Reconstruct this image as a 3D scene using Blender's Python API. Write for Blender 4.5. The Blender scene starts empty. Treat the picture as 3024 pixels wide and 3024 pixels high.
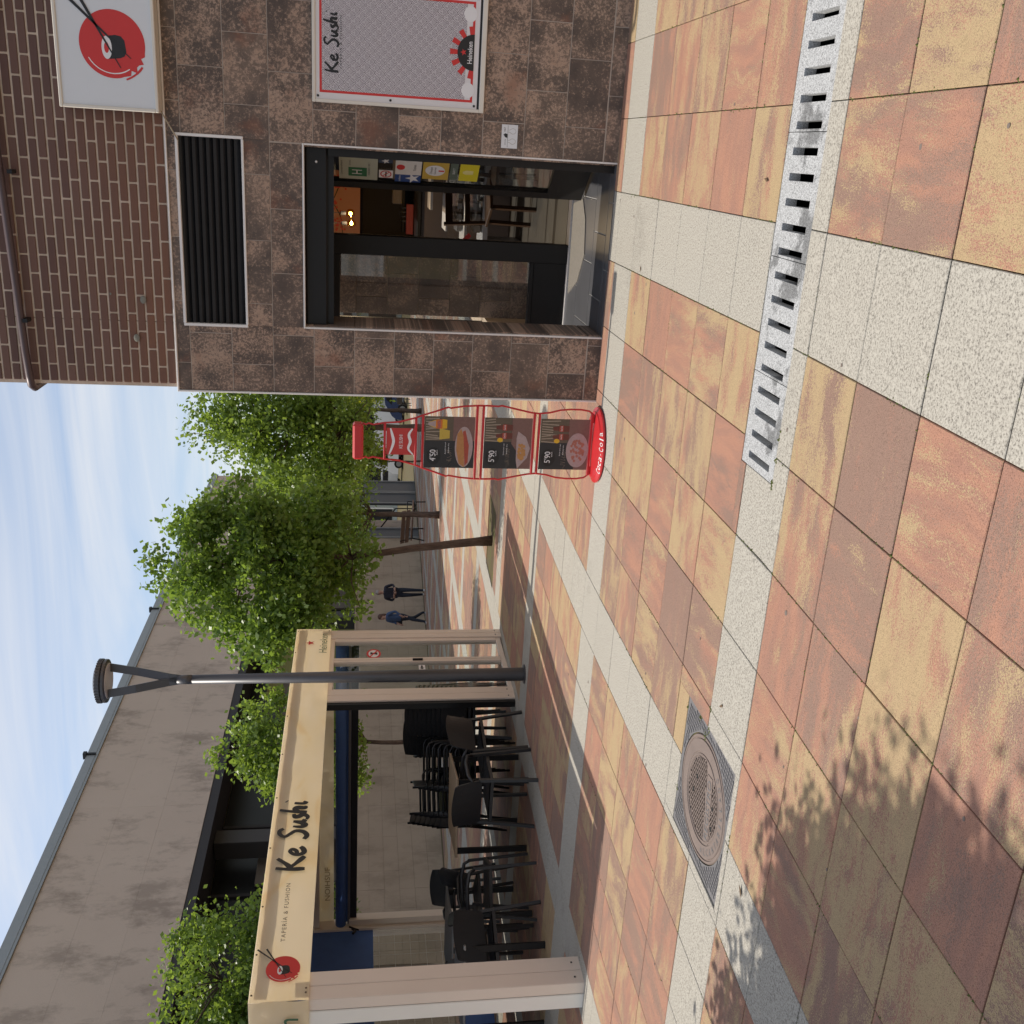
import bpy, bmesh, math, random
from mathutils import Vector, Matrix, noise as mnoise
random.seed(7)
R = math.radians
sc = bpy.context.scene
COL = sc.collection

# ------------------------------------------------------------------ camera
CAM_H = 1.67
pitch, roll, yaw = 0.152098, 0.008749, 0.349186
fwd0 = Vector((-math.sin(yaw), math.cos(yaw), 0)); right0 = Vector((math.cos(yaw), math.sin(yaw), 0)); zz = Vector((0, 0, 1))
F = fwd0 * math.cos(pitch) - zz * math.sin(pitch)
U = zz * math.cos(pitch) + fwd0 * math.sin(pitch)
RT = right0 * math.cos(roll) + U * math.sin(roll)
UP = -right0 * math.sin(roll) + U * math.cos(roll)
cam_d = bpy.data.cameras.new('camera'); cam = bpy.data.objects.new('camera', cam_d); COL.objects.link(cam)
rc, uc, bc = -UP, RT, -F                     # the phone was held on its side: the picture's right is the world's down
cam.matrix_world = Matrix(((rc.x, uc.x, bc.x, 0), (rc.y, uc.y, bc.y, 0), (rc.z, uc.z, bc.z, CAM_H), (0, 0, 0, 1)))
cam_d.sensor_width = 36; cam_d.sensor_fit = 'HORIZONTAL'; cam_d.lens = 36 * 2962.0 / 3024
cam_d.clip_start = 0.05; cam_d.clip_end = 3000
sc.camera = cam

# ------------------------------------------------------------------ light and sky
SUN_EL, SUN_TILT = R(57.5), R(2.2)
to_sun = Vector((-math.cos(SUN_TILT) * math.cos(SUN_EL), math.sin(SUN_TILT) * math.cos(SUN_EL), math.sin(SUN_EL)))
sd = bpy.data.lights.new('sun', 'SUN'); sd.energy = 3.4; sd.angle = R(0.5); sd.color = (1.0, 0.93, 0.82)
sun = bpy.data.objects.new('sun', sd); COL.objects.link(sun)
sun.rotation_euler = to_sun.to_track_quat('Z', 'Y').to_euler(); sun.location = (-20, 5, 30)
world = bpy.data.worlds.new('World'); sc.world = world; world.use_nodes = True
wt = world.node_tree; wt.nodes.clear()
def wn(t, **k):
    n = wt.nodes.new(t)
    for a, b in k.items(): setattr(n, a, b)
    return n
sky = wn('ShaderNodeTexSky', sky_type='NISHITA', sun_disc=False, sun_elevation=SUN_EL, sun_rotation=R(-88), altitude=600, air_density=1.0, dust_density=2.6, ozone_density=0.7)
tc = wn('ShaderNodeTexCoord'); sx = wn('ShaderNodeSeparateXYZ'); wt.links.new(tc.outputs['Generated'], sx.inputs[0])
zc = wn('ShaderNodeMath', operation='ADD'); wt.links.new(sx.outputs[2], zc.inputs[0]); zc.inputs[1].default_value = 0.12
cx = wn('ShaderNodeMath', operation='DIVIDE'); wt.links.new(sx.outputs[0], cx.inputs[0]); wt.links.new(zc.outputs[0], cx.inputs[1])
cy = wn('ShaderNodeMath', operation='DIVIDE'); wt.links.new(sx.outputs[1], cy.inputs[0]); wt.links.new(zc.outputs[0], cy.inputs[1])
cv = wn('ShaderNodeCombineXYZ'); wt.links.new(cx.outputs[0], cv.inputs[0]); wt.links.new(cy.outputs[0], cv.inputs[1])
mp = wn('ShaderNodeMapping'); wt.links.new(cv.outputs[0], mp.inputs[0]); mp.inputs['Rotation'].default_value = (0, 0, R(28)); mp.inputs['Scale'].default_value = (0.55, 1.25, 1)
n1 = wn('ShaderNodeTexNoise'); wt.links.new(mp.outputs[0], n1.inputs['Vector']); n1.inputs['Scale'].default_value = 1.1; n1.inputs['Detail'].default_value = 9; n1.inputs['Roughness'].default_value = 0.58; n1.inputs['Distortion'].default_value = 0.7
cr = wn('ShaderNodeValToRGB'); wt.links.new(n1.outputs['Fac'], cr.inputs[0])
cr.color_ramp.elements[0].position = 0.33; cr.color_ramp.elements[0].color = (0, 0, 0, 1); cr.color_ramp.elements[1].position = 0.70; cr.color_ramp.elements[1].color = (.92, .92, .92, 1)
mx = wn('ShaderNodeMix', data_type='RGBA'); wt.links.new(cr.outputs[0], mx.inputs[0]); wt.links.new(sky.outputs[0], mx.inputs[6]); mx.inputs[7].default_value = (5.9, 5.85, 5.8, 1)
bg = wn('ShaderNodeBackground'); bg.inputs[1].default_value = 0.12; wt.links.new(mx.outputs[2], bg.inputs[0])
wo = wn('ShaderNodeOutputWorld'); wt.links.new(bg.outputs[0], wo.inputs[0])
sc.view_settings.view_transform = 'Standard'; sc.view_settings.look = 'None'; sc.view_settings.gamma = 1; sc.view_settings.exposure = 0.38
sc.view_settings.use_curve_mapping = False
sc.cycles.max_bounces = 8; sc.cycles.transparent_max_bounces = 12

# ------------------------------------------------------------------ mesh helpers
def gz(y):                                   # the plaza falls to the drain and away beyond the shop
    if y > 65: y = 65
    if y > 6.9: return -0.0255 * (y - 6.9)
    if y < 3.7: return 0.045 * (3.7 - max(y, -6))
    return 0.0

class MB:
    def __init__(s): s.v = []; s.f = []; s.m = []; s.cur = 0
    def quad(s, a, b, c, d):
        i = len(s.v); s.v += [tuple(a), tuple(b), tuple(c), tuple(d)]; s.f.append((i, i + 1, i + 2, i + 3)); s.m.append(s.cur); return s
    def poly(s, pts):
        i = len(s.v); s.v += [tuple(p) for p in pts]; s.f.append(tuple(range(i, i + len(pts)))); s.m.append(s.cur); return s
    def box(s, x0, x1, y0, y1, z0, z1, bev=0.0):
        if bev > 0: return s.bbox(x0, x1, y0, y1, z0, z1, bev)
        i = len(s.v)
        s.v += [(x0, y0, z0), (x1, y0, z0), (x1, y1, z0), (x0, y1, z0), (x0, y0, z1), (x1, y0, z1), (x1, y1, z1), (x0, y1, z1)]
        for f in ((3, 2, 1, 0), (4, 5, 6, 7), (0, 1, 5, 4), (1, 2, 6, 5), (2, 3, 7, 6), (3, 0, 4, 7)):
            s.f.append(tuple(i + k for k in f)); s.m.append(s.cur)
        return s
    def bbox(s, x0, x1, y0, y1, z0, z1, b):
        bm = bmesh.new(); bmesh.ops.create_cube(bm, size=1)
        for v in bm.verts: v.co = Vector(((x0 + x1) / 2 + v.co.x * (x1 - x0), (y0 + y1) / 2 + v.co.y * (y1 - y0), (z0 + z1) / 2 + v.co.z * (z1 - z0)))
        b = min(b, (x1 - x0) * .45, (y1 - y0) * .45, (z1 - z0) * .45)
        bmesh.ops.bevel(bm, geom=list(bm.edges), offset=b, segments=1, affect='EDGES')
        s.addbm(bm); bm.free(); return s
    def addbm(s, bm, mtx=None):
        i = len(s.v); bm.verts.index_update()
        s.v += [tuple(mtx @ v.co) if mtx else tuple(v.co) for v in bm.verts]
        for f in bm.faces: s.f.append(tuple(i + v.index for v in f.verts)); s.m.append(s.cur)
    def obox(s, c, ax, ay, az, hx, hy, hz):  # oriented box
        c = Vector(c); ax = Vector(ax).normalized() * hx; ay = Vector(ay).normalized() * hy; az = Vector(az).normalized() * hz
        i = len(s.v)
        for k in (-1, 1):
            for (a, b) in ((-1, -1), (1, -1), (1, 1), (-1, 1)): s.v.append(tuple(c + ax * a + ay * b + az * k))
        for f in ((3, 2, 1, 0), (4, 5, 6, 7), (0, 1, 5, 4), (1, 2, 6, 5), (2, 3, 7, 6), (3, 0, 4, 7)):
            s.f.append(tuple(i + k for k in f)); s.m.append(s.cur)
        return s
    def bar(s, a, b, w, h, up=(0, 0, 1)):    # rectangular bar from a to b
        a = Vector(a); b = Vector(b); t = (b - a); L = t.length; t.normalize(); up = Vector(up)
        if abs(t.dot(up)) > .98: up = Vector((1, 0, 0))
        x = t.cross(up).normalized(); y = x.cross(t)
        return s.obox((a + b) / 2, x, t, y, w / 2, L / 2, h / 2)
    def tube(s, pts, rad, n=8, cap=True):
        pts = [Vector(p) for p in pts]; k = len(pts)
        if not hasattr(rad, '__len__'): rad = [rad] * k
        base = len(s.v); ref = None
        for i, p in enumerate(pts):
            t = (pts[min(i + 1, k - 1)] - pts[max(i - 1, 0)]).normalized()
            if ref is None:
                ref = Vector((0, 0, 1)) if abs(t.z) < .9 else Vector((1, 0, 0))
            x = t.cross(ref).normalized(); y = x.cross(t).normalized(); ref = y.copy() if abs(t.dot(y)) < .5 else ref
            for j in range(n):
                a = 2 * math.pi * j / n; s.v.append(tuple(p + (x * math.cos(a) + y * math.sin(a)) * rad[i]))
        for i in range(k - 1):
            for j in range(n):
                a = base + i * n + j; b = base + i * n + (j + 1) % n
                s.f.append((a, b, b + n, a + n)); s.m.append(s.cur)
        if cap:
            s.f.append(tuple(base + j for j in reversed(range(n)))); s.m.append(s.cur)
            s.f.append(tuple(base + (k - 1) * n + j for j in range(n))); s.m.append(s.cur)
        return s
    def lathe(s, c, prof, n=24, sx=1, sy=1):  # prof [(r,z)]
        base = len(s.v); k = len(prof)
        for (r, z) in prof:
            for j in range(n):
                a = 2 * math.pi * j / n; s.v.append((c[0] + r * sx * math.cos(a), c[1] + r * sy * math.sin(a), c[2] + z))
        for i in range(k - 1):
            for j in range(n):
                a = base + i * n + j; b = base + i * n + (j + 1) % n; s.f.append((a, b, b + n, a + n)); s.m.append(s.cur)
        s.f.append(tuple(base + j for j in reversed(range(n)))); s.m.append(s.cur)
        s.f.append(tuple(base + (k - 1) * n + j for j in range(n))); s.m.append(s.cur)
        return s
    def prism(s, pts2, mtx, d):              # 2D outline extruded along local z by d
        i = len(s.v); n = len(pts2)
        for z in (0, d):
            for p in pts2: s.v.append(tuple(mtx @ Vector((p[0], p[1], z))))
        s.f.append(tuple(i + n + j for j in range(n))); s.m.append(s.cur)
        s.f.append(tuple(i + j for j in reversed(range(n)))); s.m.append(s.cur)
        for j in range(n):
            k = (j + 1) % n; s.f.append((i + j, i + k, i + n + k, i + n + j)); s.m.append(s.cur)
        return s
    def sphere(s, c, r, seg=12, rings=8, sx=1, sy=1, sz=1):
        bm = bmesh.new(); bmesh.ops.create_uvsphere(bm, u_segments=seg, v_segments=rings, radius=r)
        s.addbm(bm, Matrix.Translation(c) @ Matrix.Diagonal((sx, sy, sz, 1))); bm.free(); return s
    def build(s, name, mats, parent=None, smooth=False, loc=None):
        me = bpy.data.meshes.new(name); me.from_pydata(s.v, [], s.f)
        if not isinstance(mats, (list, tuple)): mats = [mats]
        for m in mats: me.materials.append(m)
        if len(mats) > 1: me.polygons.foreach_set('material_index', s.m)
        if smooth: me.polygons.foreach_set('use_smooth', [True] * len(me.polygons))
        me.update(); o = bpy.data.objects.new(name, me); COL.objects.link(o)
        if parent: o.parent = parent
        if loc: o.location = loc
        return o

def tag(o, label, cat, group=None):
    o['label'] = label; o['category'] = cat
    if group: o['group'] = group
    return o
def thing(name, label, cat, loc=(0, 0, 0), rz=0, group=None):
    o = bpy.data.objects.new(name, None); COL.objects.link(o); o.location = loc; o.rotation_euler = (0, 0, rz); o.empty_display_size = .1
    return tag(o, label, cat, group)
def struct(o): o['kind'] = 'structure'; return o
def stuff(o): o['kind'] = 'stuff'; return o
def copy_tree(o, parent=None):
    c = o.copy(); COL.objects.link(c); c.parent = parent
    for ch in list(o.children): copy_tree(ch, c)
    return c
def rect_sub(rects, cut):
    out = []
    a0, a1, b0, b1 = cut
    for (x0, x1, y0, y1) in rects:
        if x1 <= a0 or x0 >= a1 or y1 <= b0 or y0 >= b1: out.append((x0, x1, y0, y1)); continue
        if x0 < a0: out.append((x0, a0, y0, y1))
        if x1 > a1: out.append((a1, x1, y0, y1))
        mx0, mx1 = max(x0, a0), min(x1, a1)
        if y0 < b0: out.append((mx0, mx1, y0, b0))
        if y1 > b1: out.append((mx0, mx1, b1, y1))
    return [r for r in out if r[1] - r[0] > .012 and r[3] - r[2] > .012]

# ------------------------------------------------------------------ material helpers
class NB:
    def __init__(s, name):
        s.mat = bpy.data.materials.new(name); s.mat.use_nodes = True; s.t = s.mat.node_tree; s.t.nodes.clear()
        s.out = s.t.nodes.new('ShaderNodeOutputMaterial')
    def n(s, typ, **k):
        n = s.t.nodes.new(typ)
        for a, b in k.items(): setattr(n, a, b)
        return n
    def set(s, inp, v):
        if isinstance(v, bpy.types.NodeSocket): s.t.links.new(v, inp)
        elif v is not None:
            if hasattr(inp, 'default_value'):
                if inp.type == 'RGBA' and len(v) == 3: v = (*v, 1)
                inp.default_value = v
    def m(s, op, a, b=None, c=None):
        n = s.n('ShaderNodeMath', operation=op); s.set(n.inputs[0], a); s.set(n.inputs[1], b)
        if c is not None: s.set(n.inputs[2], c)
        return n.outputs[0]
    def vm(s, op, a, b=None):
        n = s.n('ShaderNodeVectorMath', operation=op); s.set(n.inputs[0], a); s.set(n.inputs[1], b); return n.outputs[0]
    def pos(s): return s.n('ShaderNodeNewGeometry').outputs['Position']
    def obj(s): return s.n('ShaderNodeTexCoord').outputs['Object']
    def rnd(s): return s.n('ShaderNodeObjectInfo').outputs['Random']
    def attr(s, name): return s.n('ShaderNodeAttribute', attribute_name=name).outputs['Fac']
    def sep(s, v): return s.n('ShaderNodeSeparateXYZ'), v
    def xyz(s, v):
        n = s.n('ShaderNodeSeparateXYZ'); s.set(n.inputs[0], v); return n.outputs
    def comb(s, x, y, z):
        n = s.n('ShaderNodeCombineXYZ'); s.set(n.inputs[0], x); s.set(n.inputs[1], y); s.set(n.inputs[2], z); return n.outputs[0]
    def noise(s, vec, scale, detail=3, rough=.5, dist=0):
        n = s.n('ShaderNodeTexNoise'); s.set(n.inputs['Vector'], vec); s.set(n.inputs['Scale'], scale); s.set(n.inputs['Detail'], detail); s.set(n.inputs['Roughness'], rough); s.set(n.inputs['Distortion'], dist)
        return n.outputs['Fac']
    def voro(s, vec, scale):
        n = s.n('ShaderNodeTexVoronoi'); s.set(n.inputs['Vector'], vec); s.set(n.inputs['Scale'], scale); return n.outputs
    def ramp(s, fac, stops, interp='LINEAR'):
        n = s.n('ShaderNodeValToRGB'); s.set(n.inputs[0], fac); r = n.color_ramp; r.interpolation = interp
        while len(r.elements) < len(stops): r.elements.new(.5)
        for e, (p, c) in zip(r.elements, stops):
            e.position = p; e.color = (*c, 1) if hasattr(c, '__len__') else (c, c, c, 1)
        return n.outputs[0]
    def mix(s, f, a, b, bt='MIX'):
        n = s.n('ShaderNodeMix', data_type='RGBA', blend_type=bt); s.set(n.inputs[0], f); s.set(n.inputs[6], a); s.set(n.inputs[7], b); return n.outputs[2]
    def bump(s, h, strength=.3, dist=.01):
        n = s.n('ShaderNodeBump'); s.set(n.inputs['Height'], h); n.inputs['Strength'].default_value = strength; n.inputs['Distance'].default_value = dist; return n.outputs[0]
    def bsdf(s, col, rough=.6, metal=0, bump=None, spec=.5, **kw):
        n = s.n('ShaderNodeBsdfPrincipled'); s.set(n.inputs['Base Color'], col); s.set(n.inputs['Roughness'], rough); s.set(n.inputs['Metallic'], metal); s.set(n.inputs['Specular IOR Level'], spec)
        if bump is not None: s.set(n.inputs['Normal'], bump)
        for k, v in kw.items(): s.set(n.inputs[k.replace('_', ' ')], v)
        s.t.links.new(n.outputs[0], s.out.inputs[0]); return s.mat

def plain(name, col, rough=.6, metal=0, var=.12, scale=6, bump=0, spec=.5):
    b = NB(name); p = b.obj(); f = b.noise(p, scale, 5, .6)
    c = b.mix(f, [x * (1 - var) for x in col], [min(1, x * (1 + var)) for x in col])
    bp = b.bump(b.noise(p, scale * 12, 3), bump, .004) if bump else None
    return b.bsdf(c, b.m('MULTIPLY_ADD', f, .12, rough - .06), metal, bp, spec)

def m_slab():
    b = NB('coloured_paving'); P = b.pos(); x, y, z = b.xyz(P)
    rn = b.m('FRACT', b.m('ADD', b.rnd(), b.attr('seed')))
    rn2 = b.m('FRACT', b.m('MULTIPLY', rn, 17.31)); rn3 = b.m('FRACT', b.m('MULTIPLY', rn, 53.7))
    rot = b.m('GREATER_THAN', rn2, .70)
    wob = b.m('MULTIPLY', b.m('SUBTRACT', b.noise(b.comb(x, y, b.m('MULTIPLY', rn, 40)), 5, 3), .5), .10)
    a = b.m('ADD', b.m('MULTIPLY', x, b.m('SUBTRACT', 1, rot)), b.m('MULTIPLY', y, rot))
    c = b.m('ADD', b.m('ADD', b.m('MULTIPLY', y, b.m('SUBTRACT', 1, rot)), b.m('MULTIPLY', x, rot)), wob)
    def band(sa, sc_, k, det=3):
        return b.noise(b.comb(b.m('MULTIPLY', a, sa), b.m('MULTIPLY', c, sc_), b.m('MULTIPLY', rn, k)), 1, det, .6, .15)
    g = b.noise(P, 420, 2, .7); g2 = b.m('SUBTRACT', b.noise(b.comb(b.m('MULTIPLY', a, .6), c, rn), 190, 3, .8), .5)
    g3 = b.m('SUBTRACT', b.noise(b.comb(b.m('MULTIPLY', a, .35), c, rn), 60, 4, .75), .5)
    gr = b.m('ADD', b.m('MULTIPLY', g2, 1.15), b.m('MULTIPLY', g3, .40))
    red = b.mix(b.ramp(b.m('ADD', band(3, 17, 71), b.m('MULTIPLY', gr, .5)), [(.40, 0), (.60, 1)]), (.345, .152, .118), (.440, .190, .130))
    mau = b.ramp(b.m('ADD', b.m('ADD', band(2.6, 8.0, 97, 2), gr), b.m('MULTIPLY', b.m('SUBTRACT', rn3, .5), .40)), [(.475, 0), (.56, 1)])
    col = b.mix(b.m('MULTIPLY', mau, .92), red, (.215, .125, .112))
    yel = b.ramp(b.m('ADD', b.m('ADD', band(2.6, 7.5, 41, 2), gr), b.m('MULTIPLY', b.m('SUBTRACT', b.m('FRACT', b.m('MULTIPLY', rn, 29.3)), .5), .42)), [(.575, 0), (.635, 1)])
    col = b.mix(b.m('MULTIPLY', yel, .92), col, b.mix(band(4, 14, 13), (.44, .32, .170), (.52, .40, .205)))
    # dusty weathering that pales the whole surface a little
    dust = b.noise(P, 2.2, 4, .6)
    col = b.mix(b.m('MULTIPLY_ADD', dust, .22, .06), col, (.42, .295, .215))
    col = b.mix(b.m('MULTIPLY_ADD', g, .5, .02), col, b.mix(.5, col, (.62, .47, .32)))
    dk = b.ramp(b.noise(P, 300, 2, .8), [(.36, .42), (.50, .88)])
    col = b.mix(1, col, dk, 'MULTIPLY')
    return b.bsdf(col, .82, 0, b.bump(g, .35, .002), .25)
def m_white():
    b = NB('white_paving'); P = b.pos(); rn = b.m('FRACT', b.m('ADD', b.rnd(), b.attr('seed')))
    g = b.noise(P, 120, 4, .85); big = b.noise(P, 3, 4, .6)
    base = b.mix(rn, (.36, .34, .30), (.40, .378, .335))
    base = b.mix(b.m('MULTIPLY', big, .5), base, (.50, .45, .38))
    sp = b.ramp(g, [(.38, (.04, .036, .032)), (.455, (.28, .262, .228)), (.56, (.47, .448, .395))])
    col = b.mix(.72, base, sp)
    # oil and tread marks
    st = b.ramp(b.noise(P, 1.1, 5, .7), [(.60, 1), (.75, .72)])
    return b.bsdf(b.mix(1, col, st, 'MULTIPLY'), .8, 0, b.bump(g, .3, .002), .25)
def m_joint():
    b = NB('joint_soil'); P = b.pos(); f = b.noise(P, 5, 6, .7)
    return b.bsdf(b.ramp(f, [(.35, (.11, .085, .055)), (.55, (.12, .10, .055)), (.66, (.10, .12, .035))]), .95, 0, b.bump(b.noise(P, 160, 3), .5, .004), .1)
def m_tile():
    b = NB('rusty_stone_tile'); P = b.pos(); x, y, z = b.xyz(P); rn = b.rnd()
    o = b.comb(x, b.m('MULTIPLY', rn, 60), z)
    big = b.noise(o, 4.5, 5, .62, .3)
    wv = b.noise(b.comb(b.m('MULTIPLY', x, 1), b.m('MULTIPLY', rn, 60), b.m('MULTIPLY', z, .16)), 120, 4, .7)
    sp = b.noise(o, 62, 5, .78)
    base = b.mix(rn, (.140, .099, .079), (.205, .146, .112))
    bigc = b.ramp(big, [(.36, 0), (.60, 1)])
    col = b.mix(bigc, b.mix(1, base, (.50, .52, .55), 'MULTIPLY'), b.mix(1, base, (1.15, 1.12, 1.08), 'MULTIPLY'))
    col = b.mix(b.m('MULTIPLY', wv, .6), col, (.095, .070, .058))
    m1 = b.ramp(b.m('ADD', b.m('ADD', sp, b.m('MULTIPLY', b.m('SUBTRACT', b.m('FRACT', b.m('MULTIPLY', rn, 7.7)), .5), .10)), b.m('MULTIPLY', b.m('SUBTRACT', big, .5), .55)), [(.49, 0), (.62, 1)])
    col = b.mix(b.m('MULTIPLY', m1, .85), col, b.mix(b.noise(o, 9, 2), (.48, .345, .265), (.40, .255, .175)))
    red = b.ramp(b.m('ADD', b.noise(o, 3, 4, .6), b.m('MULTIPLY', sp, .2)), [(.68, 0), (.80, .55)])
    col = b.mix(red, col, (.21, .085, .05))
    return b.bsdf(col, b.m('MULTIPLY_ADD', sp, .25, .45), 0, b.bump(wv, .12, .002), .35)
def m_brick():
    b = NB('dark_brick'); P = b.obj(); rn = b.rnd(); W = b.pos(); x, y, z = b.xyz(W)
    o = b.vm('ADD', P, b.comb(b.m('MULTIPLY', rn, 50), 0, 0))
    warm = b.ramp(b.m('SUBTRACT', b.m('MULTIPLY_ADD', b.noise(W, 1.6, 3), .9, 3.05), z), [(.0, 0), (.55, 1)])
    c0 = b.mix(rn, (.115, .064, .054), (.185, .102, .078)); c1 = b.mix(rn, (.25, .112, .062), (.17, .085, .058))
    col = b.mix(b.m('MULTIPLY', warm, .8), c0, c1)
    col = b.mix(b.m('MULTIPLY', b.noise(o, 40, 4, .7), .5), col, (.13, .08, .072))
    return b.bsdf(col, .8, 0, b.bump(b.noise(o, 120, 3), .4, .003), .25)
def m_mortar():
    b = NB('beige_mortar'); P = b.pos()
    return b.bsdf(b.ramp(b.noise(P, 12, 5, .7), [(.3, (.50, .39, .30)), (.7, (.66, .53, .43))]), .95, 0, b.bump(b.noise(P, 200, 3), .6, .004), .1)
def m_conc(name, c0, c1, stain=.6, sc0=.5):
    b = NB(name); P = b.pos(); x, y, z = b.xyz(P)
    f = b.noise(P, sc0, 7, .68); fine = b.noise(P, 30, 4, .7)
    col = b.mix(f, c0, c1)
    st = b.noise(b.comb(x, b.m('MULTIPLY', y, 1.1), b.m('MULTIPLY', z, .6)), 1.25, 7, .72)
    col = b.mix(b.m('MULTIPLY', b.ramp(st, [(.50, 0), (.64, 1)]), stain), col, [k * .55 for k in c0])
    col = b.mix(b.m('MULTIPLY', fine, .35), col, [k * .8 for k in c0])
    col = b.mix(b.m('MULTIPLY', b.rnd(), .18), col, c1)
    return b.bsdf(col, .85, 0, b.bump(fine, .35, .01), .2)
def m_leaf(name, dark, light, trans):
    b = NB(name); P = b.pos(); a = b.attr('lr')
    col = b.mix(a, dark, light); col = b.mix(b.m('MULTIPLY', b.noise(P, 3.0, 2), .5), col, dark)
    d = b.n('ShaderNodeBsdfPrincipled'); b.set(d.inputs['Base Color'], col); d.inputs['Roughness'].default_value = .42; d.inputs['Specular IOR Level'].default_value = .45
    t = b.n('ShaderNodeBsdfTranslucent'); b.set(t.inputs[0], b.mix(.5, col, trans))
    m = b.n('ShaderNodeMixShader'); m.inputs[0].default_value = .45
    b.t.links.new(d.outputs[0], m.inputs[1]); b.t.links.new(t.outputs[0], m.inputs[2]); b.t.links.new(m.outputs[0], b.out.inputs[0]); return b.mat
def m_glass(name, tint=(.9, .95, .93), refl=.10, rough=.02):
    b = NB(name); t = b.n('ShaderNodeBsdfTransparent'); b.set(t.inputs[0], tint)
    g = b.n('ShaderNodeBsdfGlossy'); g.inputs['Roughness'].default_value = rough
    fr = b.n('ShaderNodeFresnel'); fr.inputs[0].default_value = 1.5
    m = b.n('ShaderNodeMixShader'); b.set(m.inputs[0], b.m('MULTIPLY', b.m('ADD', fr.outputs[0], refl), b.m('SUBTRACT', 1, b.n('ShaderNodeNewGeometry').outputs['Backfacing']))); b.t.links.new(t.outputs[0], m.inputs[1]); b.t.links.new(g.outputs[0], m.inputs[2]); b.t.links.new(m.outputs[0], b.out.inputs[0]); return b.mat
def m_emit(name, col, s):
    b = NB(name); e = b.n('ShaderNodeEmission'); b.set(e.inputs[0], col); e.inputs[1].default_value = s; b.t.links.new(e.outputs[0], b.out.inputs[0]); return b.mat
def m_seigaiha():
    b = NB('wave_print'); P = b.obj(); x, y, z = b.xyz(P); Rr = .0313
    u = b.m('DIVIDE', x, Rr); v = b.m('DIVIDE', z, Rr)
    def dist(k):
        off = b.m('MODULO', b.m('ABSOLUTE', k), 2.0)
        uu = b.m('DIVIDE', b.m('SUBTRACT', u, off), 2); fx = b.m('MULTIPLY', b.m('SUBTRACT', uu, b.m('ROUND', uu)), 2); dy = b.m('SUBTRACT', v, k)
        return b.m('SQRT', b.m('ADD', b.m('MULTIPLY', fx, fx), b.m('MULTIPLY', dy, dy)))
    k0 = b.m('CEIL', b.m('SUBTRACT', v, 1)); d0 = dist(k0); d1 = dist(b.m('ADD', k0, 1))
    ins = b.m('LESS_THAN', d0, 1.0)
    d = b.m('ADD', b.m('MULTIPLY', d0, ins), b.m('MULTIPLY', d1, b.m('SUBTRACT', 1, ins)))
    w = b.m('FRACT', b.m('MULTIPLY_ADD', d, 4.3, .25)); band = b.m('GREATER_THAN', w, .44)
    col = b.mix(band, (.74, .70, .72), (.15, .12, .135))
    return b.bsdf(col, .4, 0, None, .4)
def m_banner():
    b = NB('cream_banner'); P = b.pos(); x, y, z = b.xyz(P)
    n = b.noise(b.comb(b.m('MULTIPLY', x, 1), b.m('MULTIPLY', y, .55), b.m('MULTIPLY', z, 1.3)), 1.5, 3, .5, 1.4)
    col = b.ramp(n, [(.36, (.90, .83, .69)), (.58, (.89, .81, .64)), (.74, (.86, .73, .50))])
    wv = b.noise(P, 900, 1)
    col = b.mix(b.m('MULTIPLY', wv, .15), col, (.70, .58, .40))
    b.bsdf(col, .55, 0, None, .35); d = [n_ for n_ in b.t.nodes if n_.type == 'BSDF_PRINCIPLED'][0]
    t = b.n('ShaderNodeBsdfTranslucent'); b.set(t.inputs[0], col); m = b.n('ShaderNodeMixShader'); m.inputs[0].default_value = .6
    b.t.links.new(d.outputs[0], m.inputs[1]); b.t.links.new(t.outputs[0], m.inputs[2]); b.t.links.new(m.outputs[0], b.out.inputs[0]); return b.mat

M = {}
M['slab'] = m_slab(); M['white'] = m_white(); M['joint'] = m_joint(); M['tile'] = m_tile(); M['brick'] = m_brick(); M['mortar'] = m_mortar()
M['conc'] = m_conc('stained_concrete', (.54, .435, .36), (.66, .545, .455), .8)
M['stone'] = m_conc('stone_panel', (.37, .28, .20), (.48, .375, .28), .5, .8)
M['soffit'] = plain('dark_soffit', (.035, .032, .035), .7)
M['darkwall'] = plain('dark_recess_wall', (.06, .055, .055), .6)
M['fascia'] = plain('grey_metal_fascia', (.30, .32, .33), .5, .3)
M['drain'] = None
M['alu'] = plain('bounce_tinted_aluminium', (.70, .60, .515), .38, 0, .05, 3)  # white frame metal; warm bounce from the paving is put into this colour
M['aluw'] = plain('bright_white_aluminium', (.76, .74, .69), .35, 0, .05, 3)
M['trim'] = plain('metal_edge_trim', (.74, .70, .67), .35, .1, .08)
M['black'] = plain('black_painted_metal', (.009, .0085, .009), .42, 0, .3, 6, 0, .3)
M['shut'] = plain('black_shutter', (.016, .017, .020), .5, 0, .25, 6, 0, .35)
M['chair'] = plain('dark_plastic', (.020, .020, .022), .42, 0, .15, 10)
M['tube'] = plain('dark_metal_tube', (.025, .025, .027), .3, .6)
M['wood'] = plain('table_wood', (.33, .24, .155), .5, 0, .2, 12)
M['lamp'] = plain('grey_lamp_metal', (.085, .085, .092), .42, .5, .12)
M['lens'] = plain('lamp_lens', (.50, .48, .47), .35, 0, .05)
M['red'] = plain('red_paint', (.50, .022, .026), .32, 0, .08)
M['logo_red'] = plain('red_print', (.58, .030, .028), .5, 0, .05)
M['ink'] = plain('black_print', (.012, .012, .013), .5, 0, .1)
M['brownink'] = plain('brown_print', (.10, .07, .04), .5, 0, .1)
M['greenink'] = plain('green_print', (.03, .10, .04), .5, 0, .1)
M['print_white'] = plain('white_print', (.74, .72, .72), .5, 0, .04)
M['panel_white'] = plain('white_sign_panel', (.66, .67, .69), .3, 0, .03)
M['signframe'] = plain('cream_sign_frame', (.68, .63, .55), .4, 0, .06)
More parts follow.
